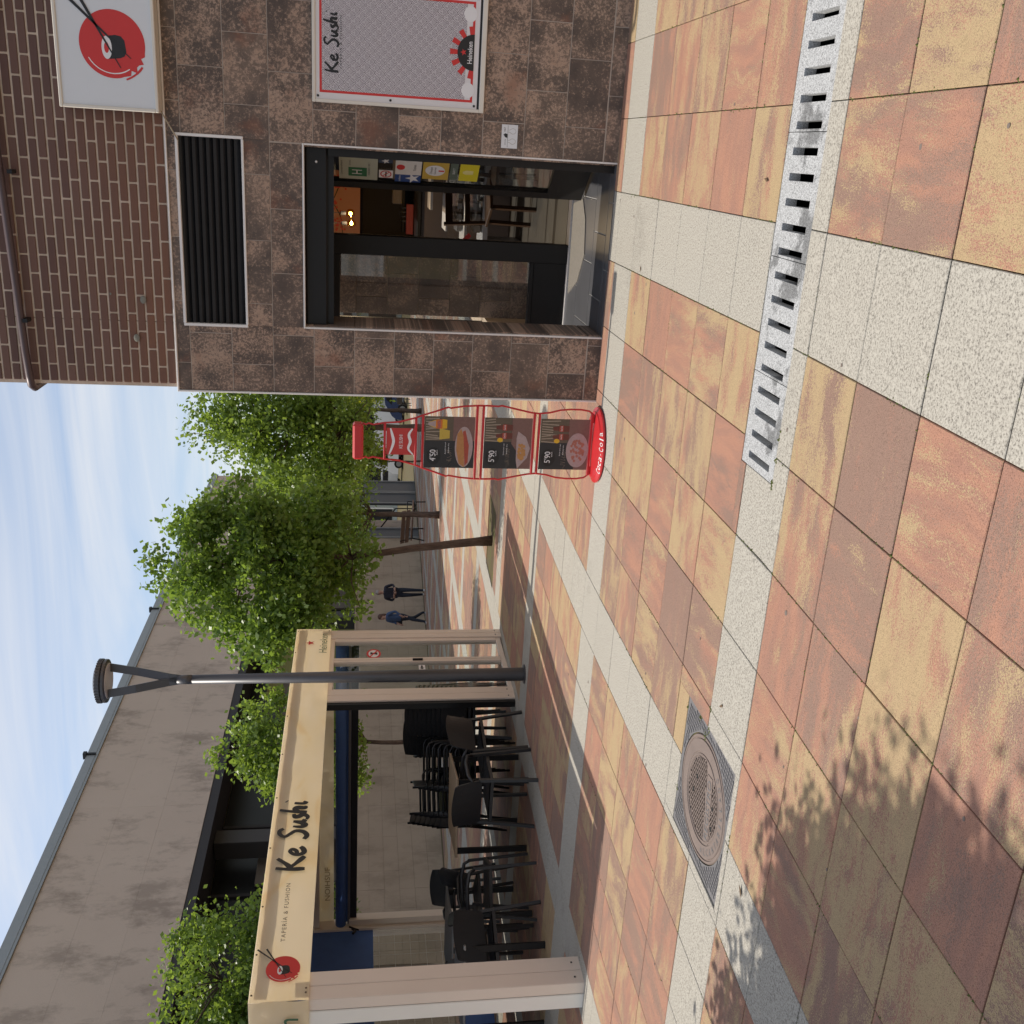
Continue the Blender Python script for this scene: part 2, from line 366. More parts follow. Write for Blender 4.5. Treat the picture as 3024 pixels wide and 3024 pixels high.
M['blue'] = plain('navy_fabric', (.06, .13, .36), .7, 0, .2)
M['roofcloth'] = plain('blue_roof_fabric', (.07, .105, .20), .75, 0, .2)
M['glass'] = m_glass('clear_glass', (.93, .95, .94), .02)
M['dglass'] = m_glass('door_glass', (.93, .94, .94), .09)
M['film'] = m_glass('clear_film', (.85, .85, .82), .04, .15)
M['darkglass'] = plain('dark_window_glass', (.014, .014, .015), .35, 0, .2, 2, 0, .25)
M['bark'] = None
M['soil'] = plain('dry_soil', (.10, .072, .048), .95, 0, .4, 14, .6)
M['banner'] = m_banner()
M['wave'] = m_seigaiha()
M['leafA'] = m_leaf('leaf_green', (.045, .100, .020), (.270, .400, .080), (.42, .60, .06))
M['leafB'] = m_leaf('leaf_light_green', (.060, .120, .024), (.300, .420, .085), (.46, .62, .06))
M['leafY'] = m_leaf('leaf_yellow_green', (.12, .15, .01), (.30, .34, .02), (.5, .55, .03))
M['cast'] = plain('cast_iron', (.20, .155, .135), .6, .15, .25, 8, .4)
M['castg'] = plain('grey_cast_iron', (.165, .160, .165), .55, .2, .2, 8, .4)
M['hole'] = plain('dark_hole', (.006, .006, .006), .9)
M['recessfloor'] = plain('dark_floor_tile', (.085, .085, .092), .32, 0, .25, 5)
M['grout'] = plain('pale_grout', (.34, .33, .32), .8)
M['pale'] = plain('pale_green_render', (.42, .45, .41), .8, 0, .08, 2)
M['greydoor'] = plain('grey_door', (.085, .088, .095), .5, .2, .1)
M['frame'] = plain('grey_frame', (.26, .26, .26), .45, .4, .1)
M['skin'] = plain('skin', (.46, .26, .19), .55); M['jeans'] = plain('dark_trousers', (.018, .022, .035), .85); M['navy'] = plain('navy_jacket', (.022, .020, .032), .8)
M['bluetop'] = plain('blue_top', (.06, .10, .20), .8); M['shirt'] = plain('blue_shirt', (.07, .11, .22), .8); M['shoe'] = plain('white_shoes', (.6, .58, .56), .6)
M['hairg'] = plain('grey_hair', (.33, .29, .26), .7); M['hairb'] = plain('brown_hair', (.10, .045, .028), .6); M['bag'] = plain('black_bag', (.015, .014, .016), .5)
def m_bark():
    b = NB('bark'); x, y, z = b.xyz(b.pos()); f = b.noise(b.comb(b.m('MULTIPLY', x, 22), b.m('MULTIPLY', y, 22), b.m('MULTIPLY', z, 6)), 1, 5, .7)
    return b.bsdf(b.ramp(f, [(.3, (.075, .052, .042)), (.7, (.17, .125, .10))]), .9, 0, b.bump(f, .7, .02), .15)
M['bark'] = m_bark()
def m_drain():
    b = NB('drain_granite'); P = b.pos(); g = b.noise(P, 210, 3, .75); rn = b.rnd()
    col = b.ramp(g, [(.36, (.15, .15, .15)), (.5, (.38, .39, .40)), (.62, (.55, .56, .57))])
    st = b.ramp(b.m('ADD', b.noise(P, 3.6, 5, .65), b.m('MULTIPLY', rn, .10)), [(.57, 1), (.63, .48)])
    return b.bsdf(b.mix(1, col, st, 'MULTIPLY'), .75, 0, b.bump(g, .35, .002), .3)
M['drain'] = m_drain()

# text and flat print
def mtx(o, x, y, n): x = Vector(x); y = Vector(y); n = Vector(n); o = Vector(o); return Matrix(((x.x, y.x, n.x, o.x), (x.y, y.y, n.y, o.y), (x.z, y.z, n.z, o.z), (0, 0, 0, 1)))
FAC = lambda X, Z, Y=6.82: mtx((X, Y, Z), (1, 0, 0), (0, 0, 1), (0, -1, 0))     # facing the street (-Y)
PER = lambda Y, Z, X=-5.67: mtx((X, Y, Z), (0, 1, 0), (0, 0, 1), (1, 0, 0))     # facing the shop (+X)
def text(name, body, width, mat, parent, mt, height=None, shear=0, space=1.0, bold=0, align='CENTER'):
    c = bpy.data.curves.new(name, 'FONT'); c.body = body; c.align_x = align; c.align_y = 'CENTER'; c.shear = shear; c.space_character = space; c.offset = bold; c.extrude = 0.0; c.resolution_u = 3
    o = bpy.data.objects.new('tmp', c); COL.objects.link(o)
    dg = bpy.context.evaluated_depsgraph_get(); me = bpy.data.meshes.new_from_object(o.evaluated_get(dg)); bpy.data.objects.remove(o); bpy.data.curves.remove(c)
    xs = [v.co.x for v in me.vertices]; ys = [v.co.y for v in me.vertices]
    w = max(xs) - min(xs); h = max(ys) - min(ys); cx_, cy_ = (max(xs) + min(xs)) / 2, (max(ys) + min(ys)) / 2
    kx = width / w; ky = (height / h) if height else kx
    for v in me.vertices: v.co = mt @ Vector(((v.co.x - cx_) * kx, (v.co.y - cy_) * ky, 0))
    me.materials.clear(); me.materials.append(mat); me.name = name
    ob = bpy.data.objects.new(name, me); COL.objects.link(ob)
    if parent: ob.parent = parent
    return ob
def crom(pts, k=6):
    P = [Vector((*p, 0)) for p in pts]; P = [P[0] * 2 - P[1]] + P + [P[-1] * 2 - P[-2]]; out = []
    for i in range(1, len(P) - 2):
        for j in range(k):
            t = j / k; a, b2, c, d = P[i - 1:i + 3]
            out.append(.5 * ((2 * b2) + (c - a) * t + (2 * a - 5 * b2 + 4 * c - d) * t * t + (3 * b2 - a - 3 * c + d) * t ** 3))
    out.append(P[-2]); return out
def stroke(mb, mt, pts, w, taper=True, zoff=0):
    q = crom(pts) if len(pts) > 2 else [Vector((*p, 0)) for p in pts]
    L = []
    n = len(q)
    for i, p in enumerate(q):
        t = (q[min(i + 1, n - 1)] - q[max(i - 1, 0)]).normalized(); nn = Vector((-t.y, t.x, 0))
        f = i / max(1, n - 1); ww = w * (1 - .35 * abs(2 * f - 1) ** 3) * (1 + .22 * math.sin(f * 5 + len(pts))) if taper else w
        L.append((p + nn * ww / 2, p - nn * ww / 2))
    for i in range(n - 1):
        mb.quad(*[mt @ Vector((k.x, k.y, zoff + i * 2e-6)) for k in (L[i][0], L[i][1], L[i + 1][1], L[i + 1][0])])
def brush_name(parent, mt, s, mat, w=.15):
    st = [(0, [(.14, 1.02), (.06, .55), (.06, -.02)]), (0, [(.66, .98), (.38, .68), (.12, .46)]), (0, [(.16, .5), (.4, .28), (.74, .0)]),
          (.82, [(.02, .27), (.24, .32), (.34, .46), (.22, .54), (.06, .40), (.03, .18), (.16, .03), (.36, .08), (.46, .18)]),
          (1.76, [(.62, .84), (.5, .98), (.28, .96), (.14, .78), (.30, .58), (.46, .38), (.40, .10), (.18, -.04), (-.04, .06)]),
          (2.46, [(.04, .5), (.0, .2), (.1, .05), (.24, .18), (.34, .5)]), (2.46, [(.34, .5), (.32, .15), (.44, .04)]),
          (2.95, [(.32, .50), (.14, .44), (.16, .30), (.26, .12), (.12, -.04), (-.06, .0)]),
          (3.30, [(.24, 1.05), (.12, .55), (.06, .0)]), (3.30, [(.08, .2), (.24, .46), (.36, .38), (.34, .10), (.46, .04)]),
          (3.86, [(.10, .5), (.06, .14), (.2, .04)]), (3.86, [(.2, .78), (.24, .82)])]
    k = 0; last = None; mb = None
    for ox, pts in st + [(99, None)]:
        if ox != last:
            if mb is not None: mb.build('letter', mat, parent)
            mb = MB(); last = ox
        if pts is None: break
        stroke(mb, mt @ Matrix.Diagonal((s, s, 1, 1)), [(px + ox - 2.05, py - .48 + (ox + px) * .02) for px, py in pts], w, True, k * 4e-5); k += 1
def disc2(cx_, cy_, rx, ry, n=28, a0=0, a1=360): return [(cx_ + rx * math.cos(R(a0 + (a1 - a0) * i / (n if a1 - a0 >= 360 else n - 1))), cy_ + ry * math.sin(R(a0 + (a1 - a0) * i / (n if a1 - a0 >= 360 else n - 1)))) for i in range(n)]
def flat(name, pts, mt, mat, parent, z=0, d=.0006):
    mb = MB(); mb.prism(pts, mt @ Matrix.Translation((0, 0, z)), d); return mb.build(name, mat, parent)
def sushi_logo(parent, mt, r):
    S = mt @ Matrix.Diagonal((r, r, 1, 1))
    blob = []
    for i in range(60):
        a = 2 * math.pi * i / 60; k = 1.0
        if R(195) < a < R(262): k = 1.0 + .10 * math.sin(a * 23) * math.sin((a - R(195)) / R(67) * math.pi)
        blob.append((k * math.cos(a), k * math.sin(a)))
    flat('red_disc', blob, S, M['logo_red'], parent, .0004)
    mb = MB()
    for i, (a0, a1, rr) in enumerate(((120, 215, .86), (200, 235, 1.08))):
        pts = [(rr * math.cos(R(a0 + (a1 - a0) * j / 8)), rr * math.sin(R(a0 + (a1 - a0) * j / 8))) for j in range(9)]
        mb = MB(); stroke(mb, S, pts, .035 if i == 0 else .07, True, .0012); mb.build('brush_streak', M['print_white'] if i == 0 else M['logo_red'], parent)
    flat('roll', [(-.44, .12), (-.40, -.22), (-.34, -.36), (-.20, -.42), (.12, -.38), (.24, -.28), (.27, -.10), (.22, .20)], S, M['ink'], parent, .0014)
    flat('rice', disc2(-.11, .17, .335, .155), S, M['print_white'], parent, .0022)
    flat('filling', disc2(-.11, .175, .16, .072), S, M['logo_red'], parent, .0030)
    for a, b2 in (((-.39, -.55), (1.60, 1.62)), ((-.68, -.22), (1.62, 1.08))):
        v = Vector((b2[0] - a[0], b2[1] - a[1])); nn = Vector((-v.y, v.x)).normalized()
        flat('chopstick', [(a[0] + nn.x * .012, a[1] + nn.y * .012), (a[0] - nn.x * .012, a[1] - nn.y * .012), (b2[0] - nn.x * .055, b2[1] - nn.y * .055), (b2[0] + nn.x * .055, b2[1] + nn.y * .055)], S, M['ink'], parent, .0038)
def star(parent, mt, r, mat):
    pts = [((r if i % 2 == 0 else r * .4) * math.sin(math.pi * i / 5), (r if i % 2 == 0 else r * .4) * math.cos(math.pi * i / 5)) for i in range(10)]
    return flat('star', pts, mt, mat, parent, .0006)

# ================================================================== the ground
WALL_Y = 6.842; CORNER_X = -1.644
DR = (-1.22, 4.4, 3.70, 4.056)               # trench drain x0 x1 y0 y1
MH = (-3.285, -2.545, 3.60, 4.29)            # manhole frame
BLD_X = -15.4
PITS = [(-5.62, -4.54, 12.36, 13.30)]
mb = MB()
ys = [-40, -6, 3.70, 4.056, 6.9, 30, 65, 900]
for i in range(len(ys) - 1):
    y0, y1 = ys[i], ys[i + 1]; z0, z1 = gz(y0) - .012, gz(y1) - .012
    xs = [(-600, 600)]
    if abs(y0 - 3.70) < 1e-6: xs = [(-600, DR[0]), (DR[1], 600)]
    for a, b in xs: mb.quad((a, y0, z0), (b, y0, z0), (b, y1, z1), (a, y1, z1))
ground = struct(mb.build('ground', M['joint']))

PX, PY = 0.447, 0.445
def proj_area(x0, x1, y0, y1):
    pts = []
    for (x, y) in ((x0, y0), (x1, y0), (x1, y1), (x0, y1)):
        d = Vector((x, y, gz(y) - CAM_H)); w = d.dot(F)
        if w < .4: return 0
        pts.append((d.dot(RT) / w * 2962, d.dot(UP) / w * 2962))
    if all(abs(p[0]) > 1512 or abs(p[1]) > 1512 for p in pts): return 0
    return abs(sum(pts[i][0] * pts[(i + 1) % 4][1] - pts[(i + 1) % 4][0] * pts[i][1] for i in range(4))) / 2
pieces = []
for r in range(-7, 132):
    y0 = 3.55 + PY * r
    for c in range(-12, 34):
        x1 = -.21 - PX * c; x0 = x1 - PX
        if x0 < BLD_X + .2: continue
        rs = [(x0 + .0018, x1 - .0018, y0 + .0034, y0 + PY - .0034)]
        for cut in [(CORNER_X, 50, WALL_Y, 80), MH] + PITS: rs = rect_sub(rs, cut)
        rs = [(q_[2], q_[3], q_[0], q_[1]) for q_ in rect_sub([(q_[2], q_[3], q_[0], q_[1]) for q_ in rs], (DR[2], DR[3], DR[0], DR[1]))]
        wh = (c % 6 == 0) or (r % 6 == 0)
        for q in rs: pieces.append((proj_area(*q), q, wh))
pieces.sort(key=lambda p: -p[0])
pavement = struct(MB().build('pavement', M['joint']))
def slab_geo(mb, q, lip=True, jit=0.0):
    x0, x1, y0, y1 = q; a, b = gz(y0) + jit, gz(y1) + jit; e = .0022
    if not lip: mb.quad((x0, y0, a), (x1, y0, a), (x1, y1, b), (x0, y1, b)); return
    i = len(mb.v); h = .0025
    mb.v += [(x0, y0, a - .04), (x1, y0, a - .04), (x1, y1, b - .04), (x0, y1, b - .04), (x0, y0, a - h), (x1, y0, a - h), (x1, y1, b - h), (x0, y1, b - h), (x0 + e, y0 + e, a), (x1 - e, y0 + e, a), (x1 - e, y1 - e, b), (x0 + e, y1 - e, b)]
    for k in (0, 4):
        for j in range(4): mb.f.append((i + k + j, i + k + (j + 1) % 4, i + k + 4 + (j + 1) % 4, i + k + 4 + j)); mb.m.append(mb.cur)
    mb.f.append((i + 8, i + 9, i + 10, i + 11)); mb.m.append(mb.cur)
for k, (ar, q, wh) in enumerate(pieces[:300]):
    mb = MB(); slab_geo(mb, q, True, random.uniform(-.0012, .0012)); mb.build('paving_slab', M['white' if wh else 'slab'], pavement)
mb = MB(); seeds = []
for (ar, q, wh) in pieces[300:]:
    mb.cur = 1 if wh else 0; n0 = len(mb.f); slab_geo(mb, q, q[2] < 16); seeds += [random.random()] * (len(mb.f) - n0)
o = stuff(mb.build('far_paving', [M['slab'], M['white']], pavement))
at = o.data.attributes.new('seed', 'FLOAT', 'FACE'); at.data.foreach_set('value', seeds)

# moss and weeds in the joints
mb = MB()
def tuft(x, y, s, n=1):
    for _ in range(n):
        a, b = x + random.gauss(0, s * .5), y + random.gauss(0, s * .5); r = s * random.uniform(.4, 1); z = gz(b) - .004; h = r * random.uniform(.5, 1.2)
        i = len(mb.v); mb.v += [(a - r, b, z), (a, b - r * .8, z), (a + r, b, z), (a, b + r * .8, z), (a + random.gauss(0, r * .3), b, z + h)]
        for j in range(4): mb.f.append((i + j, i + (j + 1) % 4, i + 4)); mb.m.append(0)
for c in range(-4, 12):
    x = -.21 - PX * c
    for _ in range(330):
        y = random.uniform(1.5, 6.4)
        if DR[2] < y < DR[3] and x > DR[0]: continue
        if MH[0] < x < MH[1] and MH[2] < y < MH[3]: continue
        if mnoise.noise(Vector((x * 3, y * 2.2, 1.7))) < .02: continue
        tuft(x + random.gauss(0, .0025), y, .0085)
for r in range(-4, 7):
    y = 3.55 + PY * r
    for _ in range(170):
        x = random.uniform(-4, 1.5)
        if DR[0] < x and DR[2] < y < DR[3]: continue
        if MH[0] < x < MH[1] and MH[2] < y < MH[3]: continue
        if mnoise.noise(Vector((x * 2.2, y * 3, 9.7))) < .14: continue
        tuft(x, y + random.gauss(0, .002), .0068)
for (x, y, n) in ((DR[0] - .004, 3.70, 40), (DR[0] + .1, 3.697, 25), (DR[0] + .2, 3.697, 14), (-2.545, 4.1, 16), (-2.545, 3.98, 14), (-2.6, 4.293, 10), (-2.60, 4.02, 16), (-2.44, 3.99, 18), (-3.1, 4.293, 10), (-3.36, 4.29, 14), (-2.89, 3.55, 14), (-1.55, 6.84, 8)):
    for _ in range(n): tuft(x + random.gauss(0, .012), y + random.gauss(0, .006), random.uniform(.005, .012))
moss = stuff(mb.build('moss', plain('moss_green', (.085, .10, .022), .9, 0, .4, 40))); moss['label'] = 'green moss and tiny weeds in the paving joints'; moss['category'] = 'moss'
mb = MB()
for _ in range(46):
    x, y = random.uniform(-4.5, 1.2), random.uniform(1.9, 8)
    if (DR[2] < y < DR[3] and x > DR[0]) or (MH[0] < x < MH[1] and MH[2] < y < MH[3]) or (y > 6.8 and x > -1.7): continue
    r_ = random.uniform(.005, .011); mb.prism(disc2(x, y, r_, r_ * random.uniform(.6, 1), 9), Matrix.Translation((0, 0, gz(y) + .0006)), .0008)
stuff(mb.build('gum_spots', plain('old_gum', (.17, .135, .115), .8, 0, .3, 60), pavement))
# dry leaves lying about
for i, (x, y, a, s) in enumerate(((-2.95, 3.33, .5, .028), (-.05, 4.2, 1.2, .018), (-.62, 6.0, .2, .02), (-2.35, 3.86, 2.2, .02))):
    mb = MB(); z = gz(y) + .004
    L = [(-1, 0, .1), (-.4, .32, .0), (.3, .3, .05), (1, 0, .18), (.3, -.3, .02), (-.4, -.32, .06)]
    mb.poly([(x + s * (p[0] * math.cos(a) - p[1] * math.sin(a)), y + s * (p[0] * math.sin(a) + p[1] * math.cos(a)), z + p[2] * s) for p in L])
    o = mb.build('dry_leaf', plain('dry_leaf', (.12, .075, .04), .8)); o.modifiers.new('s', 'SOLIDIFY').thickness = .001
    tag(o, ['dry brown leaf on yellow slab beside the manhole', 'dark curled leaf at the far end of the drain channel', 'tiny brown leaf bit on white slabs before the doorway', 'tiny dark twig on white slab between drain and manhole'][i], 'leaf', 'dry leaf litter')

# trench drain: blocks with slots above an open channel
drain = thing('trench_drain', 'pale granite drain channel with rows of short slots in the paving', 'drain', (DR[0], 3.88, 0))
dw = MB(); x = DR[0]; lens = [.405, .475, .475, .475, .475, .475, .475, .475, .475, .475]
SL0, SL1 = 3.756, 3.986
for L in lens:
    mb = MB(); a, b = x + .0015, x + L - .0015; T = -.003; B = -.05
    mb.box(a, b, SL1, DR[3] - .004, B, T); mb.box(a, b, DR[2] + .004, SL0, B, T)
    n = 5 if L > .45 else 4; p = .095; s0 = b - n * p + .012
    cur = a
    for k in range(n):
        s = s0 + k * p
        mb.box(cur, s, SL0, SL1, B, T); cur = s + .029
    mb.box(cur, b, SL0, SL1, B, T)
    o = mb.build('drain_block', M['drain'], drain); o.location = (-DR[0], -3.88, 0)
    x += L
mb = MB(); mb.box(DR[0] - .03, DR[1], DR[2] - .03, DR[3] + .03, -.24, -.22); mb.box(DR[0] - .03, DR[1], DR[2] - .03, DR[2] + .03, -.22, -.052); mb.box(DR[0] - .03, DR[1], DR[3] - .03, DR[3] + .03, -.22, -.052); mb.box(DR[0] - .03, DR[0] + .03, DR[2] + .03, DR[3] - .03, -.22, -.052)
o = mb.build('channel', M['hole'], drain); o.location = (-DR[0], -3.88, 0)

# manhole
mcx, mcy = (MH[0] + MH[1]) / 2, (MH[2] + MH[3]) / 2
mh = thing('manhole', 'square cast iron manhole frame with round brown cover set in paving', 'manhole', (mcx, mcy, 0))
hx, hy = (MH[1] - MH[0]) / 2 - .004, (MH[3] - MH[2]) / 2 - .004
mb = MB(); n = 48; ro = .315
# square plate with a round hole
sq = []
for i in range(n):
    a = 2 * math.pi * i / n; c, s = math.cos(a), math.sin(a); k = min(hx / abs(c) if abs(c) > 1e-6 else 9, hy / abs(s) if abs(s) > 1e-6 else 9); sq.append((c * k, s * k))
# make sure the corners are in the outline
cor = [(hx, hy), (-hx, hy), (-hx, -hy), (hx, -hy)]
for cc in cor:
    j = min(range(n), key=lambda q_: (sq[q_][0] - cc[0]) ** 2 + (sq[q_][1] - cc[1]) ** 2); sq[j] = cc
for i in range(n):
    j = (i + 1) % n; a0, a1 = 2 * math.pi * i / n, 2 * math.pi * j / n
    mb.quad((ro * math.cos(a0), ro * math.sin(a0), -.004), (sq[i][0], sq[i][1], -.004), (sq[j][0], sq[j][1], -.004), (ro * math.cos(a1), ro * math.sin(a1), -.004))
    mb.quad((sq[i][0], sq[i][1], -.004), (sq[i][0], sq[i][1], -.04), (sq[j][0], sq[j][1], -.04), (sq[j][0], sq[j][1], -.004))
mb.build('frame', M['castg'], mh)
mb = MB()
ang = R(38)
for i in range(-22, 23):
    for j in range(-33, 34):
        u, v = i * .030 + (j % 2) * .015, j * .0165
        x, y = u * math.cos(ang) - v * math.sin(ang), u * math.sin(ang) + v * math.cos(ang)
        if abs(x) > hx - .016 or abs(y) > hy - .016 or math.hypot(x, y) < ro + .012: continue
        mb.obox((x, y, -.0035), (math.cos(ang), math.sin(ang), 0), (-math.sin(ang), math.cos(ang), 0), (0, 0, 1), .0105, .0045, .0030)
stuff(mb.build('tread_studs', M['castg'], mh))
mb = MB()
prof = [(.310, -.03), (.310, -.008), (.306, -.003), (.296, -.003), (.293, -.008), (.288, -.008), (.285, -.0025), (.226, -.0025), (.223, -.007), (.216, -.007), (.213, -.003), (.206, -.003), (.203, -.008), (.0005, -.008)]
mb.lathe((0, 0, 0), prof, 56); mb.build('cover', M['cast'], mh)
mb = MB()
for i in range(-9, 10):
    for (ca, sa) in ((math.cos(R(20)), math.sin(R(20))), (-math.sin(R(20)), math.cos(R(20)))):
        o_ = i * .0235; L = math.sqrt(max(0, .195 ** 2 - o_ ** 2))
        if L < .03: continue
        segs = [(-L, L)]
        for a, b in segs:
            # leave the text band free
            k = 14; st_ = []
            for t in range(k):
                s0, s1 = a + (b - a) * t / k, a + (b - a) * (t + 1) / k; m_ = (s0 + s1) / 2; x, y = ca * m_ - sa * o_, sa * m_ + ca * o_
                if -.125 < y - x * .16 < -.035: continue
                mb.obox((x, y, -.0068), (ca, sa, 0), (-sa, ca, 0), (0, 0, 1), (s1 - s0) / 2, .0062, .0022)
stuff(mb.build('cover_grid', M['cast'], mh))
bandm = mtx((-.012, -.083, -.0042), (math.cos(R(9)), math.sin(R(9)), 0), (-math.sin(R(9)), math.cos(R(9)), 0), (0, 0, 1))
flat('name_band', [(-.172, -.034), (.172, -.034), (.172, .034), (-.172, .034)], bandm @ Matrix.Translation((0, 0, -.0035)), M['cast'], mh, 0, .0028)
text('raised_word', 'REGISTRO', .30, M['castg'], mh, bandm @ Matrix.Translation((0, 0, .0008)), .046)
for i, ch in enumerate('ALCANTARILLADO'):
    a = R(198 + i * 9.6); r_ = .2555
    text('raised_letter', ch, .008 if ch == 'I' else .021, M['castg'], mh, mtx((r_ * math.cos(a), r_ * math.sin(a), -.0012), (-math.sin(a), math.cos(a), 0), (-math.cos(a), -math.sin(a), 0), (0, 0, 1)), .034)
for (x, y) in ((.055, .10), (-.035, .125), (.03, -.135), (-.07, -.15)):
    mb = MB(); mb.lathe((x, y, 0), [(.013, -.0045), (.0005, -.0044)], 14); mb.build('lifting_hole', M['hole'], mh)

# ================================================================== the shop building
shop = thing('shop_building', 'corner shop clad in rusty brown tiles with dark brick above', 'building', (CORNER_X, WALL_Y, 0))
def sp(o): o.parent = shop; o.location = (-CORNER_X, -WALL_Y, 0); return o
DOOR = (-1.19, -.042, -1, 2.03); LOUV = (-1.194, -.028, 2.408, 2.803)
TOPZ = 2.862; RX = 3.6
# wall core with openings
core = MB()
rects = [(CORNER_X + .02, RX, -1.0, 6.6)]
for c in (DOOR, LOUV): rects = rect_sub(rects, c)
for (x0, x1, z0, z1) in rects: core.box(x0, x1, WALL_Y + .022, 7.27, z0, z1)
core.box(-1.19, -.042, WALL_Y + .3, 7.27, 2.408, 2.803)           # behind the louvre
core.box(CORNER_X + .02, RX, 7.27, 8.20, 2.25, 6.6)               # ceiling slab of the porch
core.box(-.04, RX, 7.27, 8.20, -1, 2.25)                          # right side of the porch
core.box(CORNER_X + .02, RX, 8.205, 8.30, 2.15, 6.6)
core.box(CORNER_X + .02, RX, 13.0, 13.2, -1, 6.6)
core.box(CORNER_X + .02, CORNER_X + .2, 8.31, 13.0, -1, .55); core.box(CORNER_X + .02, CORNER_X + .2, 8.31, 13.0, 2.35, 6.6); core.box(CORNER_X + .02, CORNER_X + .2, 12.2, 13.0, .55, 2.35); core.box(RX - .2, RX, 8.31, 13.0, -1, 6.6)
core.box(CORNER_X + .2, RX - .2, 8.31, 13.0, 2.75, 2.9); core.box(CORNER_X + .02, RX, 8.31, 13.2, 6.62, 6.7)
core.box(-.02, RX, 8.205, 8.30, -1, 2.15)
sp(core.build('wall', M['mortar']))
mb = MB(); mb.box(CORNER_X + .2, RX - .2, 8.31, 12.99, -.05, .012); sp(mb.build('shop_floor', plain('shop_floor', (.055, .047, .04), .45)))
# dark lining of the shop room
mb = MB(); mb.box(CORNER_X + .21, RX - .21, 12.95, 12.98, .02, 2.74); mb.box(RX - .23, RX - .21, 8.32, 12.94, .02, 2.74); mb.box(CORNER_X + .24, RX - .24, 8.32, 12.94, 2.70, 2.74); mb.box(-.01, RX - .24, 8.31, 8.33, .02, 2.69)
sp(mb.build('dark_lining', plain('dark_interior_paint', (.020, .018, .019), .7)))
for k in range(4):
    y0 = 8.31 + k * .975
    mb = MB(); mb.box(CORNER_X + .10, CORNER_X + .106, y0 + .05, y0 + .965, .55, 2.35); w = sp(mb.build('side_window', M['glass']))
    mb = MB(); mb.box(CORNER_X + .06, CORNER_X + .14, y0, y0 + .05, .55, 2.35); mb.build('window_frame', M['black'], w)
gr = MB(); rs = [(CORNER_X + .01, 1.5, -.03, TOPZ)]
for c in (DOOR, LOUV): rs = rect_sub(rs, c)
for (x0, x1, z0, z1) in rs: gr.box(x0, x1, WALL_Y + .003, WALL_Y + .0215, z0, z1)
sp(gr.build('tile_grout', plain('tile_grout', (.42, .345, .29), .9, 0, .15, 9)))
# stone tiles
rows = [(-.03, .094)] + [(.098 + .268 * i, .098 + .268 * (i + 1)) for i in range(11)]
def tile_rects(xa, xb, ztop, cuts):
    out = []
    for i, (z0, z1) in enumerate(rows):
        if z0 > ztop - .02: continue
        off = .370 if i % 2 == 0 else .168
        k = math.floor((xa - off) / .405)
        x = off + .405 * k
        while x < xb:
            rs = [(max(x, xa) + .0026, min(x + .405, xb) - .0026, z0 + .0026, min(z1, ztop) - .0026)]
            for c in cuts: rs = rect_sub(rs, c)
            out += [r_ for r_ in rs if r_[1] - r_[0] > .01]
            x += .405
    return out
for (x0, x1, z0, z1) in tile_rects(CORNER_X + .006, 1.5, TOPZ, (DOOR, LOUV)):
    mb = MB(); mb.bbox(x0, x1, WALL_Y + random.uniform(-.0008, .0008), WALL_Y + .024, z0, z1, .0015); sp(mb.build('wall_tile', M['tile']))
mb = MB(); mb.box(1.5, RX, WALL_Y + .004, WALL_Y + .022, -.03, TOPZ); sp(mb.build('wall_tile_field', M['tile']))
# pillar inner faces (facing the porch) and jambs
def side_tiles(x, facing, y0, y1, ztop):
    for i, (z0, z1) in enumerate(rows):
        if z0 > ztop - .02: continue
        mb = MB(); xs = (x, x + .012) if facing > 0 else (x - .012, x)
        mb.bbox(xs[0], xs[1], y0 + .002, y1 - .002, z0 + .002, min(z1, ztop) - .002, .0012); sp(mb.build('jamb_tile', M['tile']))
side_tiles(-1.19, 1, 6.862, 7.268, 2.03)
side_tiles(-.042, -1, 6.862, 7.268, 2.03)
# inner tiled wall behind the side window
for (x0, x1, z0, z1) in tile_rects(-1.40, -.74, 2.60, ()):
    mb = MB(); mb.bbox(x0, x1, 8.84, 8.856, z0, z1, .0015); sp(mb.build('inner_wall_tile', M['tile']))
mb = MB(); mb.box(-1.40, -.74, 8.857, 8.93, .012, 2.69); sp(mb.build('inner_wall', M['mortar']))
# bricks
BZ0 = 2.885; bl, bh, j_ = .232, .0575, .0125
mb0 = MB(); mb0.bbox(0, bl - j_, 0, .024, 0, bh - j_, .003)
pm = None; cnt = 0; rest = MB()
for i in range(60):
    z = BZ0 + i * bh
    x = CORNER_X + .043 - (0 if i % 2 == 0 else bl / 2)
    while x < 2.0:
        x0, x1 = max(x, CORNER_X + .043), x + bl - j_
        if x1 - x0 > .03:
            if z < 4.05 and x0 < 1.0 and not (x0 > .12 and x1 < .76 and z > 2.90 and z < 3.38) and cnt < 300:
                if x1 - x0 > bl - j_ - .001:
                    if pm is None: o = mb0.build('brick', M['brick'], shop); pm = o.data
                    else: o = bpy.data.objects.new('brick', pm); COL.objects.link(o); o.parent = shop
                    o.location = (x0 - CORNER_X, random.uniform(-.0015, .0015) + .0145, z)
                else:
                    mb = MB(); mb.bbox(0, x1 - x0, 0, .024, 0, bh - j_, .003); o = mb.build('brick', M['brick'], shop); o.location = (x0 - CORNER_X, .0145, z)
                cnt += 1
            else: rest.box(x0, x1, WALL_Y + .0145, WALL_Y + .028, z, z + bh - j_)
        x += bl
sp(stuff(rest.build('upper_bricks', M['brick'])))
